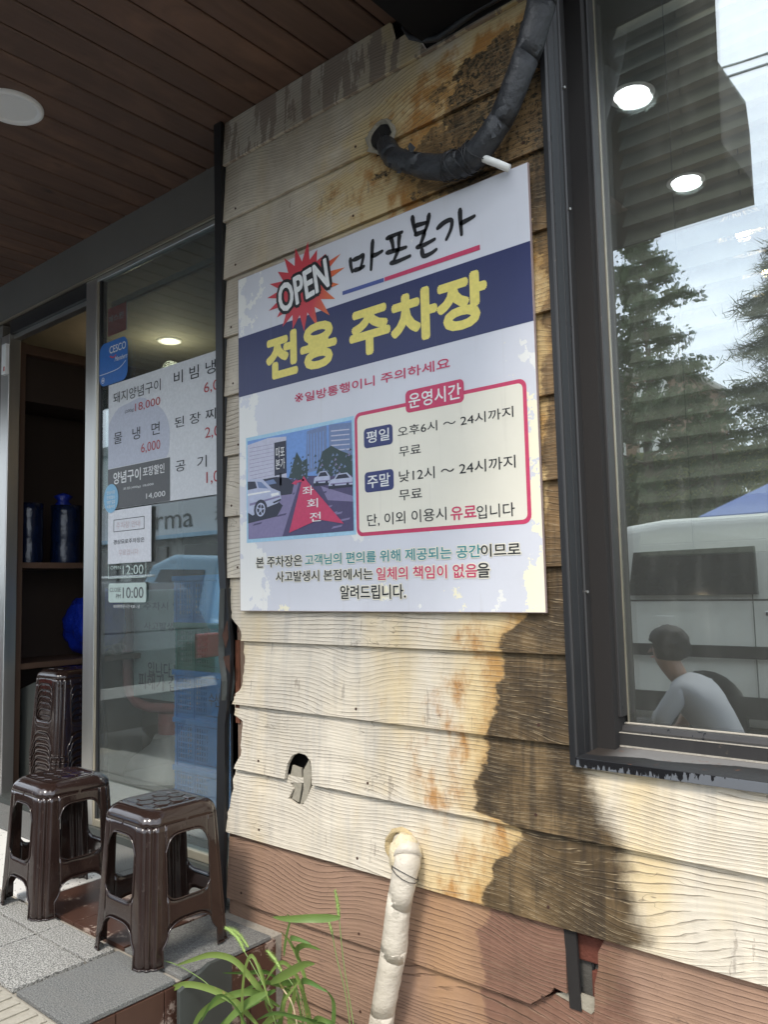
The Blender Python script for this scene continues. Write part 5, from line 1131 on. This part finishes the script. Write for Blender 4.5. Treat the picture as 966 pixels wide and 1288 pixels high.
B = [([(-1.7040, -0.0588), (-1.7564, -0.0073), (-1.8392, 0.0119), (-1.9416, -0.0035), (-2.0265, -0.0684), (-2.0553, -0.1890)], .017, -.05), ([(-1.6645, -0.0134), (-1.7155, 0.0468), (-1.7755, 0.0901), (-1.8527, 0.0873), (-1.9412, 0.0507), (-2.0152, 0.0156)], .017, -.03), ([(-1.6517, -0.0095), (-1.7027, 0.0252), (-1.7835, 0.0018), (-1.8685, -0.0578), (-1.9127, -0.1242), (-1.9398, -0.1771)], .016, -.02),
     ([(-1.6324, 0.0127), (-1.7155, 0.0468), (-1.8109, 0.0242), (-1.8794, 0.0130)], .015, 0), ([(-1.6633, 0.0532), (-1.5749, 0.1107), (-1.5143, 0.1473), (-1.4596, 0.1698)], .019, -.04), ([(-1.6182, 0.0988), (-1.5988, 0.1410), (-1.5494, 0.1701), (-1.4880, 0.1773)], .014, .02), ([(-1.4657, 0.2447), (-1.5120, 0.2480), (-1.5722, 0.2402), (-1.6450, 0.2247)], .018, .02),
     ([(-1.6366, 0.1269), (-1.5981, 0.1740), (-1.5489, 0.1945), (-1.5051, 0.1920)], .013, .02), ([(-1.6860, 0.0886), (-1.6747, 0.1419), (-1.6480, 0.1989), (-1.6400, 0.2192)], .013, .03), ([(-1.5883, 0.0502), (-1.6181, 0.1071), (-1.6425, 0.1502), (-1.6522, 0.1769)], .011, .02), ([(-1.5884, 0.0420), (-1.5513, 0.0850), (-1.5036, 0.1049), (-1.4445, 0.0983)], .014, .01), ([(-1.5688, -0.0644), (-1.5687, -0.0004), (-1.5783, 0.0612)], .014, .02),
     ([(-1.5071, -0.0441), (-1.5054, 0.0270), (-1.5067, 0.0724)], .010, .03), ([(-1.5071, -0.0441), (-1.5356, -0.0140), (-1.5650, 0.0048)], .012, .01), ([(-1.4498, -0.0254), (-1.4354, 0.0177), (-1.4596, 0.0333)], .016, .0), ([(-1.6508, 0.0402), (-1.7163, -0.0040), (-1.7707, -0.0627), (-1.7961, -0.1303)], .019, -.06), ([(-1.6265, -0.0101), (-1.6909, -0.0547), (-1.7379, -0.1198)], .017, -.03), ([(-1.6898, 0.0122), (-1.7841, -0.0497), (-1.8547, -0.1060), (-1.9205, -0.1796)], .016, 0),
     ([(-1.6254, 0.0475), (-1.7029, 0.0126), (-1.7836, -0.0068), (-1.8977, -0.0754)], .014, .03), ([(-1.6027, -0.0594), (-1.6265, -0.0101), (-1.6639, 0.0198), (-1.7560, 0.0183)], .015, .02), ([(-1.6659, -0.0962), (-1.7040, -0.0588), (-1.7708, -0.0712), (-1.8693, -0.1454)], .015, -.07), ([(-1.7312, -0.1176), (-1.7574, -0.0840), (-1.8333, -0.0993), (-1.8983, -0.1460)], .016, -.09), ([(-1.5544, -0.0596), (-1.6021, -0.0269), (-1.6073, 0.0202), (-1.5511, 0.0931)], .012, .03), ([(-1.6279, -0.0837), (-1.6331, -0.0284), (-1.6008, 0.0384), (-1.5875, 0.0910)], .013, .0),
     ([(-1.5067, -0.0284), (-1.5532, -0.0036), (-1.6264, -0.0018), (-1.7170, -0.0545)], .013, .03), ([(-1.5782, -0.0514), (-1.5177, -0.0004), (-1.4600, 0.0177), (-1.4160, 0.0009)], .012, .03), ([(-1.6916, -0.0963), (-1.7167, -0.0293), (-1.7024, 0.0421), (-1.7215, 0.0874)], .010, .02)]
r2 = random.Random(21); c0_ = B[0][0][0]
for k in range(5):
    bx = -1.66+r2.uniform(-.12, .14); z0 = -.30; an = r2.uniform(-1.15, 1.15); L_ = r2.uniform(.22, .42); up = r2.uniform(.16, .34)
    z0 = -.20+r2.uniform(-.05, .12); x1 = bx+math.sin(an)*L_
    B.append(([(bx, z0-.12), (bx+.2*(x1-bx), z0+up*.6), (bx+.6*(x1-bx), z0+up), (x1, z0+up*.80-.05*abs(an))], r2.uniform(.008, .015), r2.uniform(-.12, .06)))
for pts, w_, dy in B: blade(pts, w_, dy)
def stem(pts, r_=.0013, mat='stem', dy=0):
    m = MB(); m.tube(smooth([(x, -.30+dy, z) for x, z in pts]), r_, 5); m.build('stem', M[mat], fox, True)
def fhead(pts, r_, dy=0, nb=330):
    Q = smooth([(x, -.30+dy, z) for x, z in pts], 8); N_ = len(Q); m = MB(); m.tube(Q, [r_*.35*math.sin(math.pi*min(.96, (i+1)/(N_+1)*.8+.15)) for i in range(N_)], 8)
    for k in range(nb):
        i = rr.randint(0, N_-2); s = i/(N_-1); t_ = (Q[i+1]-Q[i]).normalized(); a = t_.orthogonal().normalized(); b = t_.cross(a); an = rr.uniform(0, 6.28); d_ = a*math.cos(an)+b*math.sin(an); L_ = r_*(.9+rr.uniform(0, .7))*(math.sin(math.pi*(s*.75+.2))**.6); q = Q[i].lerp(Q[i+1], rr.random()); e = q+d_*L_+t_*L_*.9; sd = d_.cross(t_)*.0005
        m.add([q-sd, q+sd, e], [(0, 1, 2)])
        if k % 3 == 0: q2 = q+d_*L_*.35; m.add([q2-sd*3-t_*.0018, q2+sd*3-t_*.0018, q2+sd*2+t_*.0022, q2-sd*2+t_*.0022], [(0, 1, 2, 3)])
    m.build('seed_head', M['head'], fox)
stem([(-1.4075, -0.0871), (-1.4318, 0.0265), (-1.4568, 0.1431), (-1.4692, 0.2423)], dy=.02); fhead([(-1.4692, 0.2439), (-1.4741, 0.2769), (-1.4815, 0.3072)], .0075, .02)
stem([(-1.4350, -0.0968), (-1.4592, 0.0489), (-1.4912, 0.1416), (-1.5039, 0.1923)], dy=.03); fhead([(-1.5039, 0.1923), (-1.5106, 0.2082), (-1.5185, 0.2223)], .006, .03, 160)
stem([(-1.5731, -0.0977), (-1.5891, 0.0095), (-1.6254, 0.0475), (-1.6657, 0.0675)]); fhead([(-1.6657, 0.0675), (-1.6886, 0.0879), (-1.7199, 0.1031)], .010)
stem([(-1.6285, -0.1163), (-1.6898, 0.0122), (-1.7419, 0.0649), (-1.7795, 0.0959)], dy=-.03); fhead([(-1.7795, 0.0959), (-1.8069, 0.1236), (-1.8522, 0.1387)], .010, -.03); fhead([(-1.7891, 0.0995), (-1.8309, 0.1237), (-1.8842, 0.1255)], .009, -.01)
stem([(-1.6046, -0.1564), (-1.7566, -0.0244), (-1.8394, -0.0056), (-1.9117, 0.0093), (-2.0262, 0.0145), (-2.1350, -0.0004)], dy=-.08); fhead([(-2.1317, 0.0005), (-2.1996, -0.0106), (-2.2556, -0.0390), (-2.2967, -0.0736)], .013, -.08, 520); fhead([(-1.8335, -0.1149), (-1.8663, -0.1236), (-1.9012, -0.1434)], .012, -.1, 260)
stem([(-1.5561, -0.1393), (-1.5897, -0.0230), (-1.6074, 0.0161), (-1.6382, 0.0373)], .0022, 'drystem', -.02)
for q in ([(-1.6656, -0.0797), (-1.6546, -0.1740)], [(-1.5540, -0.0436), (-1.5802, -0.1478)], [(-1.5067, -0.0284), (-1.5441, -0.1352)], [(-1.7043, -0.0755), (-1.6673, -0.1784)]): stem([q[0], q[1], (q[1][0], -.35)], .002)
# ================================================================ the street behind the photographer (seen in both panes)
M['carpaint'] = plain('dark_grey_car_paint', (.030, .036, .038), .25, .3, var=.1, coat=.8)
M['carwhite'] = plain('white_van_paint', (.66, .66, .60), .35, var=.06, coat=.4)
M['carblue'] = plain('pale_blue_truck_paint', (.30, .50, .66), .35, var=.1, coat=.5)
M['carglass'] = plain('car_window_glass', (.020, .024, .026), .06, var=.1, spec=.8)
M['rubber'] = plain('tyre_rubber', (.018, .018, .018), .8)
M['taillight'] = plain('tail_light_plastic', (.35, .012, .015), .2, coat=.6)
M['plaster'] = plain('pale_plaster', (.52, .52, .49), .85, var=.12, scale=2, space='pos')
M['brownwall'] = plain('brown_brick_wall', (.20, .13, .085), .85, var=.2, scale=3, space='pos')
M['chrome'] = plain('chrome', (.7, .7, .7), .15, 1)
M['leafdark'] = plain('tree_leaves', (.075, .120, .045), .6, var=.45, scale=1.2, space='pos')
M['leafmid'] = plain('hedge_leaves', (.26, .29, .08), .6, var=.45, scale=.9, space='pos')
M['leafpine'] = plain('pine_needles', (.075, .105, .075), .6, var=.4, scale=1.2, space='pos')
M['bark'] = plain('bark', (.09, .065, .045), .9, bump=.01, bscale=14)
def loft(m, secs):      # closed rings of equal length
    n = len(secs[0]); vs = [v for s_ in secs for v in s_]
    m.add(vs, [(i*n+k, i*n+(k+1) % n, (i+1)*n+(k+1) % n, (i+1)*n+k) for i in range(len(secs)-1) for k in range(n)] + [tuple(range(n)), tuple(range((len(secs)-1)*n, len(secs)*n))])
def vehicle(name, label, cat, x_rear, yc, hw, zg, side, paint, windows, wheels, sgn=-1, tumble=.80, waist=.95):
    """side: outline (length from the rear, height); body runs from x_rear along sgn*x"""
    t_ = thing(name, label, cat, (x_rear, yc, zg))
    def wd(z):
        if z < .3: return hw*.96
        if z < waist: return hw*(.96+.04*math.sin((z-.3)/(waist-.3)*math.pi/2))
        return hw*(1-(1-tumble)*((z-waist)/(1.75-waist)))
    secs = []
    for f in (-1, -.93, -.5, 0, .5, .93, 1):
        ins = .0 if abs(f) < .95 else .05
        cx = sum(p[0] for p in side)/len(side); cz = sum(p[1] for p in side)/len(side)
        secs.append([(x_rear+sgn*(cx+(l-cx)*(1-ins*.5)), yc+f*wd(z)*(1 if abs(f) > .94 else 1), zg+cz+(z-cz)*(1-ins)) for l, z in side])
    m = MB(); loft(m, secs); m.build('body', paint, t_, bevel=.03)
    for (poly, sd) in windows:
        for s_ in ((-1, 1) if sd == 'side' else (0,)):
            m = MB()
            if s_: 
                vs = [(x_rear+sgn*l, yc+s_*(wd(z)+.006), zg+z) for l, z in poly]; vi = [(x, y-s_*.03, z) for x, y, z in vs]; n = len(vs)
                m.add(vs+vi, [tuple(range(n)), tuple(range(n, 2*n))]+[(i, (i+1) % n, n+(i+1) % n, n+i) for i in range(n)])
                m.build('window', M['carglass'], t_)
            else:
                (l0, z0), (l1, z1) = poly; vs = []
                for l, z, k_ in ((l0, z0, .90), (l1, z1, .84)): vs += [(x_rear+sgn*l-sgn*.012, yc-wd(z)*k_, zg+z), (x_rear+sgn*l-sgn*.012, yc+wd(z)*k_, zg+z)]
                vi = [(x+sgn*.03, y, z) for x, y, z in vs]; m.add(vs+vi, [(0, 1, 3, 2), (4, 5, 7, 6), (0, 1, 5, 4), (2, 3, 7, 6), (0, 2, 6, 4), (1, 3, 7, 5)]); m.build('rear_window', M['carglass'], t_)
    for l, r_ in wheels:
        for s_ in (-1, 1):
            m = MB(); n = 24; X_ = x_rear+sgn*l; vs = []
            for y_, q in ((hw*.80, r_*.9), (hw*.82, r_), (hw*.98, r_), (hw*1.0, r_*.93), (hw*.985, r_*.66)): vs += [(X_+q*math.cos(k*6.2832/n), yc+s_*y_, zg+r_+q*math.sin(k*6.2832/n)) for k in range(n)]
            m.add(vs, [(i*n+k, i*n+(k+1) % n, (i+1)*n+(k+1) % n, (i+1)*n+k) for i in range(4) for k in range(n)]+[tuple(range(n))]); w_ = m.build('wheel', M['rubber'], t_, True)
            m = MB(); m.add([(X_, yc+s_*hw*.98, zg+r_)]+[(X_+r_*.66*math.cos(k*6.2832/n), yc+s_*hw*(.985 if k % 4 < 3 else .95), zg+r_+r_*.66*math.sin(k*6.2832/n)) for k in range(n)], [(0, 1+k, 1+(k+1) % n) for k in range(n)]); m.build('rim', M['chrome'], t_)
    return t_, wd
suv_side = [(0.06, .28), (0, .40), (0, .56), (.06, .64), (.06, .92), (.12, 1.06), (.30, 1.42), (.42, 1.49), (1.6, 1.53), (2.5, 1.46), (3.2, 1.06), (4.2, .94), (4.42, .76), (4.45, .45), (4.38, .28)]
suv, wd = vehicle('parked_suv', 'dark grey hatchback suv parked on the street, its rear reflected in the door glass', 'car', -5.95, -1.62, .93, -.35, suv_side, M['carpaint'],
    [([(.45, 1.02), (.62, 1.36), (1.55, 1.42), (1.6, 1.0)], 'side'), ([(1.7, 1.0), (1.68, 1.42), (2.45, 1.38), (3.0, 1.04)], 'side'), ([(.125, 1.08), (.29, 1.38)], 'rear')], [(.85, .34), (3.5, .34)])
for s_ in (-1, 1):
    MB().box(-5.965, -1.62+s_*.74-.13, .46, -5.93, -1.62+s_*.74+.13, .68).build('tail_light', M['taillight'], suv, bevel=.02)
    MB().box(-9.4, -1.62+s_*.62-.015, 1.20, -6.6, -1.62+s_*.62+.015, 1.225).build('roof_rail', M['chrome'], suv, bevel=.004)
m = MB(); 
for k in range(28):
    a0, a1 = k*6.2832/28, (k+1)*6.2832/28
    m.add([(-5.996, -1.50+.085*q*math.cos(a), .60+.047*q*math.sin(a)) for q, a in ((1, a0), (1, a1), (.82, a1), (.82, a0))], [(0, 1, 2, 3)])
for a, b in (((-.045, -.03), (-.015, .03)), ((.018, -.03), (.05, .03)), ((-.03, -.004), (.032, .006))):
    m.add([(-5.996, -1.50+a[0]-.008, .60+a[1]), (-5.996, -1.50+a[0]+.008, .60+a[1]), (-5.996, -1.50+b[0]+.008, .60+b[1]), (-5.996, -1.50+b[0]-.008, .60+b[1])], [(0, 1, 2, 3)])
m.build('emblem', M['chrome'], suv)
MB().box(-5.972, -1.78, .03, -5.96, -1.26, .14).build('number_plate', M['i_white'], suv, bevel=.003)
def let_x(body, y0, z0, y1, z1, x, mat, parent, bold=.0):
    me = text_mesh(body, bold); xs = [v.co.x for v in me.vertices]; zs_ = [v.co.y for v in me.vertices]
    for v in me.vertices:
        u = (v.co.x-min(xs))/(max(xs)-min(xs)) if False else 0
    X0, X1, Z0, Z1 = min(xs), max(xs), min(zs_), max(zs_)
    for v in me.vertices: v.co = (x, y0+(v.co.x-X0)/(X1-X0)*(y1-y0), z0+(v.co.y-Z0)/(Z1-Z0)*(z1-z0))
    me.materials.clear(); me.materials.append(mat); return put('lettering', me, parent)
let_x('97버 8', -1.76, .045, -1.28, .125, -5.9585, M['i_black'], suv, .02)
truck_side = [(.0, .30), (0, .95), (.02, 1.05), (2.9, 1.05), (2.95, 1.80), (3.9, 1.86), (4.3, 1.75), (4.7, 1.05), (4.75, .5), (4.7, .30)]
tr_, _ = vehicle('pickup_truck', 'pale blue small cargo truck parked across the street', 'truck', -4.6, -4.4, .85, -.35, truck_side, M['carblue'], [([(3.15, 1.15), (3.15, 1.65), (4.05, 1.68), (4.35, 1.15)], 'side'), ([(2.94, 1.2), (2.95, 1.65)], 'rear')], [(.9, .32), (3.9, .32)])
van_side = [(.05, .22), (0, .35), (0, 1.0), (.12, 1.75), (.25, 1.90), (.6, 1.94), (3.6, 1.93), (3.95, 1.85), (4.5, 1.15), (4.95, 1.0), (5.1, .7), (5.1, .35), (5.02, .22)]
van, wv = vehicle('white_van', 'cream white passenger van parked across the street facing right', 'van', -3.30, -5.65, .90, -.35, van_side, M['carwhite'], [([(.32, 1.28), (.36, 1.66), (1.38, 1.67), (1.40, 1.28)], 'side'), ([(1.52, 1.28), (1.50, 1.67), (2.7, 1.67), (2.75, 1.28)], 'side'), ([(2.88, 1.28), (2.84, 1.66), (3.75, 1.62), (4.25, 1.28)], 'side')], [(.95, .33), (4.1, .33)], sgn=1, tumble=.86)
m = MB(); m.box(-3.25, -4.752, .42, 1.4, -4.74, .52); m.box(-3.25, -4.76, -.05, 1.5, -4.745, .12); m.build('side_moulding', M['rubber'], van, bevel=.004)
m = MB(); m.box(-1.93, -4.748, -.05, -1.922, -4.742, 1.3); m.box(-.55, -4.748, -.05, -.542, -4.742, 1.3); m.box(-3.24, -4.752, .88, 1.35, -4.744, .895); m.build('door_gap', M['rubber'], van)
MB().box(-1.84, -4.775, .76, -1.66, -4.745, .80).build('door_handle', M['chrome'], van, bevel=.008)
MB().box(-2.72, -4.755, .60, -2.56, -4.745, .76).build('fuel_flap', M['carwhite'], van, bevel=.006)
# building with shop fascia far to the left, flats behind the trees
def building(name, label, x0, x1, y0, y1, z1, mat, cols, rows, zf=.6, ww=.9, wh=1.0):
    t_ = thing(name, label, 'building', ((x0+x1)/2, (y0+y1)/2, -.56)); MB().box(x0, y0, -.56, x1, y1, z1).build('wall', mat, t_)
    MB().box(x0-.15, y0-.15, z1+.002, x1+.15, y1+.15, z1+.25).build('roof', M['lintel'], t_, bevel=.02)
    for c in range(cols):
        for r in range(rows):
            cx = x0+(x1-x0)*(c+.5)/cols; cz = zf+(z1-zf)*(r+.5)/rows
            fr_ = MB().box(cx-ww/2-.06, y1-.02, cz-wh/2-.06, cx+ww/2+.06, y1+.05, cz+wh/2+.06).build('window', M['i_white'], t_)
            MB().box(cx-ww/2, y1+.052, cz-wh/2, cx+ww/2, y1+.058, cz+wh/2).build('pane', M['carglass'], fr_)
    return t_
b1 = building('shop_building', 'low pale shop building with white sign fascia across the street', -26, -8.6, -13, -9.2, 4.6, M['plaster'], 8, 1, 3.4, 1.2, .6)
MB().box(-25.5, -9.19, 2.35, -9.0, -9.0, 3.15).build('fascia_board', M['i_menu'], b1, bevel=.01)
MB().box(-25.5, -8.99, 2.25, -9.0, -8.75, 2.34).build('fascia_trim', M['carblue'], b1)
lettering('Parma', (-17.6, 2.5), (-15.2, 2.98), -8.985, M['i_grey'], b1); lettering('카페 비오', (-14.4, 2.5), (-12.6, 2.95), -8.985, M['i_grey'], b1)
for k in range(7): MB().box(-24.5+2.2*k, -9.16, .0, -23.0+2.2*k, -9.10, 2.1).build('shop_window', M['carglass'], b1)
building('brick_flats', 'narrow brown brick block standing behind the pointed tree', -12.0, -9.0, -28, -23, 7.6, M['brownwall'], 2, 5, .6, .9, .9)
building('grey_flats', 'pale apartment block far behind the hedge', -4.6, 6, -34, -27, 3.2, M['plaster'], 5, 1)
def tree(name, label, x, y, h, spread, mat, seed, n=5200, pine=False, trunk=.16, leafs=.11, shape=None, group='trees across the street'):
    t_ = thing(name, label, 'tree', (x, y, -.35), 0, group); rr = random.Random(seed); base = Vector((x, y, -.35))
    m = MB(); m.tube([base+Vector((.1*math.sin(k*1.3), .1*math.cos(k), h*.92*k/8)) for k in range(9)], [trunk*(1-k/9.2) for k in range(9)], 9); cl = []
    nb = 34 if not pine else 46
    for k in range(nb):
        f = .22+.74*(k+rr.random())/nb; an = k*2.4+rr.uniform(-.4, .4); L_ = spread*(shape(f) if shape else (1-f)**.75+.12)*rr.uniform(.65, 1.1); z0 = h*f
        a = base+Vector((0, 0, z0)); e = a+Vector((math.cos(an)*L_, math.sin(an)*L_, L_*(.35 if not pine else .12)))
        mid = (a+e)/2+Vector((0, 0, .08*L_)); m.tube([a, mid, e], [trunk*.28*(1-f)+.012, .012, .004], 5)
        for s_ in range(7):
            q = a.lerp(e, .30+.70*s_/6)+Vector((0, 0, .12*L_*math.sin(s_/6*3.1))); cl.append((q, .20+.10*L_))
    m.build('trunk', M['bark'], t_, True); m = MB()
    for k in range(n):
        q, r_ = cl[rr.randrange(len(cl))]; d_ = Vector((rr.gauss(0, 1), rr.gauss(0, 1), rr.gauss(0, .55)))*r_*.55; c_ = q+d_
        u_ = Vector((rr.gauss(0, 1), rr.gauss(0, 1), rr.gauss(0, 1))).normalized(); v_ = u_.orthogonal().normalized(); s_ = leafs*rr.uniform(.5, 1.2)
        if pine: m.add([c_-v_*s_*.10, c_+v_*s_*.10, c_+u_*s_*2.2], [(0, 1, 2)])
        else: m.add([c_-u_*s_, c_+v_*s_*.55, c_+u_*s_, c_-v_*s_*.55], [(0, 1, 2, 3)])
    m.build('crown', mat, t_); return t_
tree('street_tree', 'tall loose dark green tree with a pointed top beyond the van', -6.35, -14, 8.7, 2.0, M['leafdark'], 3, 9000, leafs=.085)
tree('street_tree', 'wide low green tree spreading right of the pointed tree', -5.3, -14.6, 5.2, 2.3, M['leafdark'], 8, 5000, leafs=.08, shape=lambda f: (.9*math.sin(min(1, f*1.1)*2.6)+.15)*(1 if f > .55 else .25))
tree('pine_tree', 'dark pine with short drooping boughs at the far right of the reflection', -3.40, -13, 7.4, 1.05, M['leafpine'], 5, 17000, True, leafs=.12, shape=lambda f: (.95 if .50 < f < .86 else .2)*(1-abs(f-.66)*1.6)+.1)
tree('street_tree', 'second tall leafy tree left of the pointed tree', -8.6, -15, 7.9, 2.4, M['leafdark'], 12, 6000, leafs=.1)
hg = MB(); rr = random.Random(6)
for k in range(26000):
    x = rr.uniform(-16, 8); top = 3.1+.9*noise.noise(Vector((x*.35, 0, 2)))+.35*noise.noise(Vector((x*1.3, 0, 7))) + (.9 if x < -4 else 0); z = -.3+(top+.3)*rr.random()**.6; y = -18.2+1.3*(1-z/5)+rr.uniform(-.35, .35)
    c_ = Vector((x, y, z)); u_ = Vector((rr.gauss(0, 1), rr.gauss(0, 1), rr.gauss(0, 1))).normalized(); v_ = u_.orthogonal().normalized(); s_ = rr.uniform(.08, .2); hg.add([c_-u_*s_, c_+v_*s_*.6, c_+u_*s_, c_-v_*s_*.6], [(0, 1, 2, 3)])
hd = hg.build('hedge', M['leafmid']); tag(hd, 'dense yellow green hedge bank running behind the parked van', 'hedge', kind='stuff')
hb = MB(); hb.prismx([(-22, -.5), (-17.9, -.5), (-18.4, 1.6), (-19.4, 2.5), (-22, 2.6)], -30, 14); hb.build('hill', M['leafmid'], kind='structure')
tn = thing('canopy_tent', 'blue pointed canopy tent standing behind the white van', 'tent', (-2.9, -9.2, -.35)); ap = Vector((-2.85, -9.2, 2.30)); cs_ = [Vector((-2.85+a*.72, -9.2+b*.72, 1.86)) for a, b in ((-1, -1), (1, -1), (1, 1), (-1, 1))]
m = MB(); m.add([ap]+cs_+[c-Vector((0, 0, .22)) for c in cs_], [(0, 1, 2), (0, 2, 3), (0, 3, 4), (0, 4, 1)]+[(1+i, 1+(i+1) % 4, 5+(i+1) % 4, 5+i) for i in range(4)]); m.build('roof', plain('blue_tent_fabric', (.13, .19, .42), .7), tn)
for c in cs_: MB().tube([c-Vector((0, 0, .1)), Vector((c.x, c.y, -.35))], .02, 8).build('leg', M['white'], tn)
# power line poles and cables
for k, (x, y) in enumerate(((-9.5, -8.2), (9.5, -8.0))):
    up = thing('utility_pole', ('grey concrete utility pole left of the trees carrying the cables', 'grey concrete utility pole at the far right end of the cables')[k], 'pole', (x, y, -.35), 0, 'utility poles across the street')
    MB().tube([(x, y, -.35), (x, y, 9.6)], [.16, .10], 14).build('shaft', M['plaster'], up, True); MB().box(x-.9 if False else x-.05, y-.9, 8.9, x+.05, y+.9, 9.0).build('crossarm', M['lintel'], up)
for k, (z0, z1_, dy, lab) in enumerate(((8.9, 8.2, -.35, 'thin black power cable, upper of the four against the sky'), (8.8, 8.1, -.2, 'thin black power cable just below the upper one'), (8.45, 7.8, .15, 'thin black power cable, third from the top'), (8.35, 7.7, .3, 'thin black power cable, lowest of the four'))):
    c_ = MB(); c_.tube([(-9.5+19*s/14, -8.1+dy, z0+(z1_-z0)*s/14-1.1*math.sin(s/14*3.1416)) for s in range(15)], .011, 5); tag(c_.build('power_cable', M['blackmetal']), lab, 'cable', 'power cables across the street')
# ---------------------------------------------------------------- seated person on the street side
M['skin'] = plain('skin', (.26, .15, .10), .5, var=.06); M['shirt'] = plain('grey_white_tshirt_cotton', (.30, .31, .33), .8, var=.05, bump=.006, bscale=9); M['hair'] = plain('black_hair', (.008, .007, .007), .75, var=.3, bump=.006, bscale=60); M['trousers'] = plain('dark_trousers', (.03, .033, .045), .8)
px_, py_ = -1.60, -2.45
pn = thing('person', 'seated person with black hair in a white t-shirt leaning forward, elbows on knees', 'person', (px_, py_, -.35))
def skinmesh(name, nodes, edges, mat, parent, sub=2):
    me = bpy.data.meshes.new(name); me.from_pydata([n_[:3] for n_ in nodes], edges, []); me.materials.append(mat); o = put(name, me, parent)
    s_ = o.modifiers.new('skin', 'SKIN'); s_.use_smooth_shade = True
    for v, n_ in zip(me.skin_vertices[0].data, nodes): v.radius = (n_[3], n_[4] if len(n_) > 4 else n_[3])
    me.skin_vertices[0].data[0].use_root = True; sb_ = o.modifiers.new('sub', 'SUBSURF'); sb_.levels = sb_.render_levels = sub; return o
def Q(x, y, z): return (px_+x, py_+y, -.35+(z+.35)*(.90 if z > .2 else .9+.1*max(0, min(1, (.2-z)/.2))))
T = [Q(.16, 0, .16)+(.15, .13), Q(.13, 0, .30)+(.15, .115), Q(.06, 0, .45)+(.165, .12), Q(-.02, 0, .56)+(.13, .10), Q(-.07, 0, .63)+(.062,), Q(-.03, .17, .55)+(.062,), Q(-.03, -.17, .55)+(.062,), Q(-.09, .235, .43)+(.055,), Q(-.09, -.235, .43)+(.055,), Q(-.13, .24, .36)+(.058,), Q(-.13, -.24, .36)+(.058,)]
skinmesh('tshirt', T, [(0, 1), (1, 2), (2, 3), (3, 4), (3, 5), (3, 6), (5, 7), (6, 8), (7, 9), (8, 10)], M['shirt'], pn)
Bd = [Q(-.07, 0, .60)+(.058,), Q(-.11, 0, .66)+(.056,), Q(-.15, 0, .735)+(.072,), Q(-.165, 0, .80)+(.080, .074), Q(-.15, 0, .86)+(.066,)]
skinmesh('head', Bd, [(0, 1), (1, 2), (2, 3), (3, 4)], M['skin'], pn)
m = MB(); m.add([Q(-.235, -.014, .775), Q(-.235, .014, .775), Q(-.262, 0, .768), Q(-.232, 0, .815)], [(0, 1, 2), (1, 3, 2), (3, 0, 2)]); m.build('nose', M['skin'], pn, True)
m = MB()
for s_ in (-1, 1): m.lathe([(0, -.006), (.007, 0), (0, .006)], Q(-.226, s_*.03, .805), 10)
m.build('eye', M['blackmetal'], pn); m = MB(); m.tube([Q(-.228, -.022, .742), Q(-.236, 0, .745), Q(-.228, .022, .742)], .004, 6); m.build('mouth', M['redframe'], pn)
for s_ in (-1, 1): m = MB(); m.tube([Q(-.135, s_*.078, .78), Q(-.125, s_*.092, .80), Q(-.135, s_*.08, .825)], [.008, .012, .008], 8); m.build('ear', M['skin'], pn, True)
bm = bmesh.new(); bmesh.ops.create_icosphere(bm, subdivisions=4, radius=.114)
for v in bm.verts:
    c_ = v.co.copy(); v.co = Vector((c_.x*1.02, c_.y*.95, c_.z*1.0))*(1+.10*noise.noise(c_*32)+.05*noise.noise(c_*90))
    if c_.x < -.055 and c_.z < .02: v.co *= .76
    if c_.z < -.07: v.co.z = -.07-(-.07-c_.z)*.6; v.co.x *= .85; v.co.y *= .85
    v.co += Vector(Q(-.135, 0, .820))
me = bpy.data.meshes.new('hair'); bm.to_mesh(me); bm.free(); me.materials.append(M['hair'])
for f in me.polygons: f.use_smooth = True
put('hair', me, pn)
for s_ in (-1, 1):
    A_ = [Q(-.13, s_*.24, .38)+(.042,), Q(-.20, s_*.26, .25)+(.040,), Q(-.32, s_*.18, .21)+(.034,), Q(-.42, s_*.07, .20)+(.024,), Q(-.455, s_*.045, .195)+(.026, .018), Q(-.48, s_*.035, .19)+(.026, .014)]
    ob = skinmesh('arm', A_, [(0, 1), (1, 2), (2, 3), (3, 4), (4, 5)], M['skin'], pn, 1)
    for f_ in range(4):
        zf_ = .205-.014*f_; F_ = [Q(-.47, s_*.035, zf_-.002)+(.009,), Q(-.505, s_*.022, zf_-.006)+(.0085,), Q(-.525+.004*f_, s_*.004, zf_-.012)+(.008,), Q(-.520+.004*f_, s_*-.014, zf_-.016)+(.007,)]
        skinmesh('finger', F_, [(0, 1), (1, 2), (2, 3)], M['skin'], pn, 1)
    skinmesh('thumb', [Q(-.445, s_*.04, .212)+(.011,), Q(-.470, s_*.024, .232)+(.010,), Q(-.492, s_*.010, .236)+(.008,)], [(0, 1), (1, 2)], M['skin'], pn, 1)
    skinmesh('trouser_leg', [Q(.15, s_*.08, .15)+(.10,), Q(-.05, s_*.14, .16)+(.088,), Q(-.26, s_*.18, .15)+(.068,), Q(-.27, s_*.18, -.05)+(.058,), Q(-.25, s_*.18, -.26)+(.047,)], [(0, 1), (1, 2), (2, 3), (3, 4)], M['trousers'], pn, 2)
    skinmesh('shoe', [Q(-.22, s_*.18, -.305)+(.043,), Q(-.30, s_*.185, -.312)+(.042, .034), Q(-.39, s_*.19, -.322)+(.036, .024)], [(0, 1), (1, 2)], M['blackmetal'], pn, 1)
c_ = copy_tree(s0); c_.location = (px_+.15, py_, -.349); c_['label'] = 'dark brown plastic stool the seated person sits on out in the street'; c_['group'] = 'dark brown plastic stool on the street'
for key in ('group',):
    if key in c_: del c_[key]
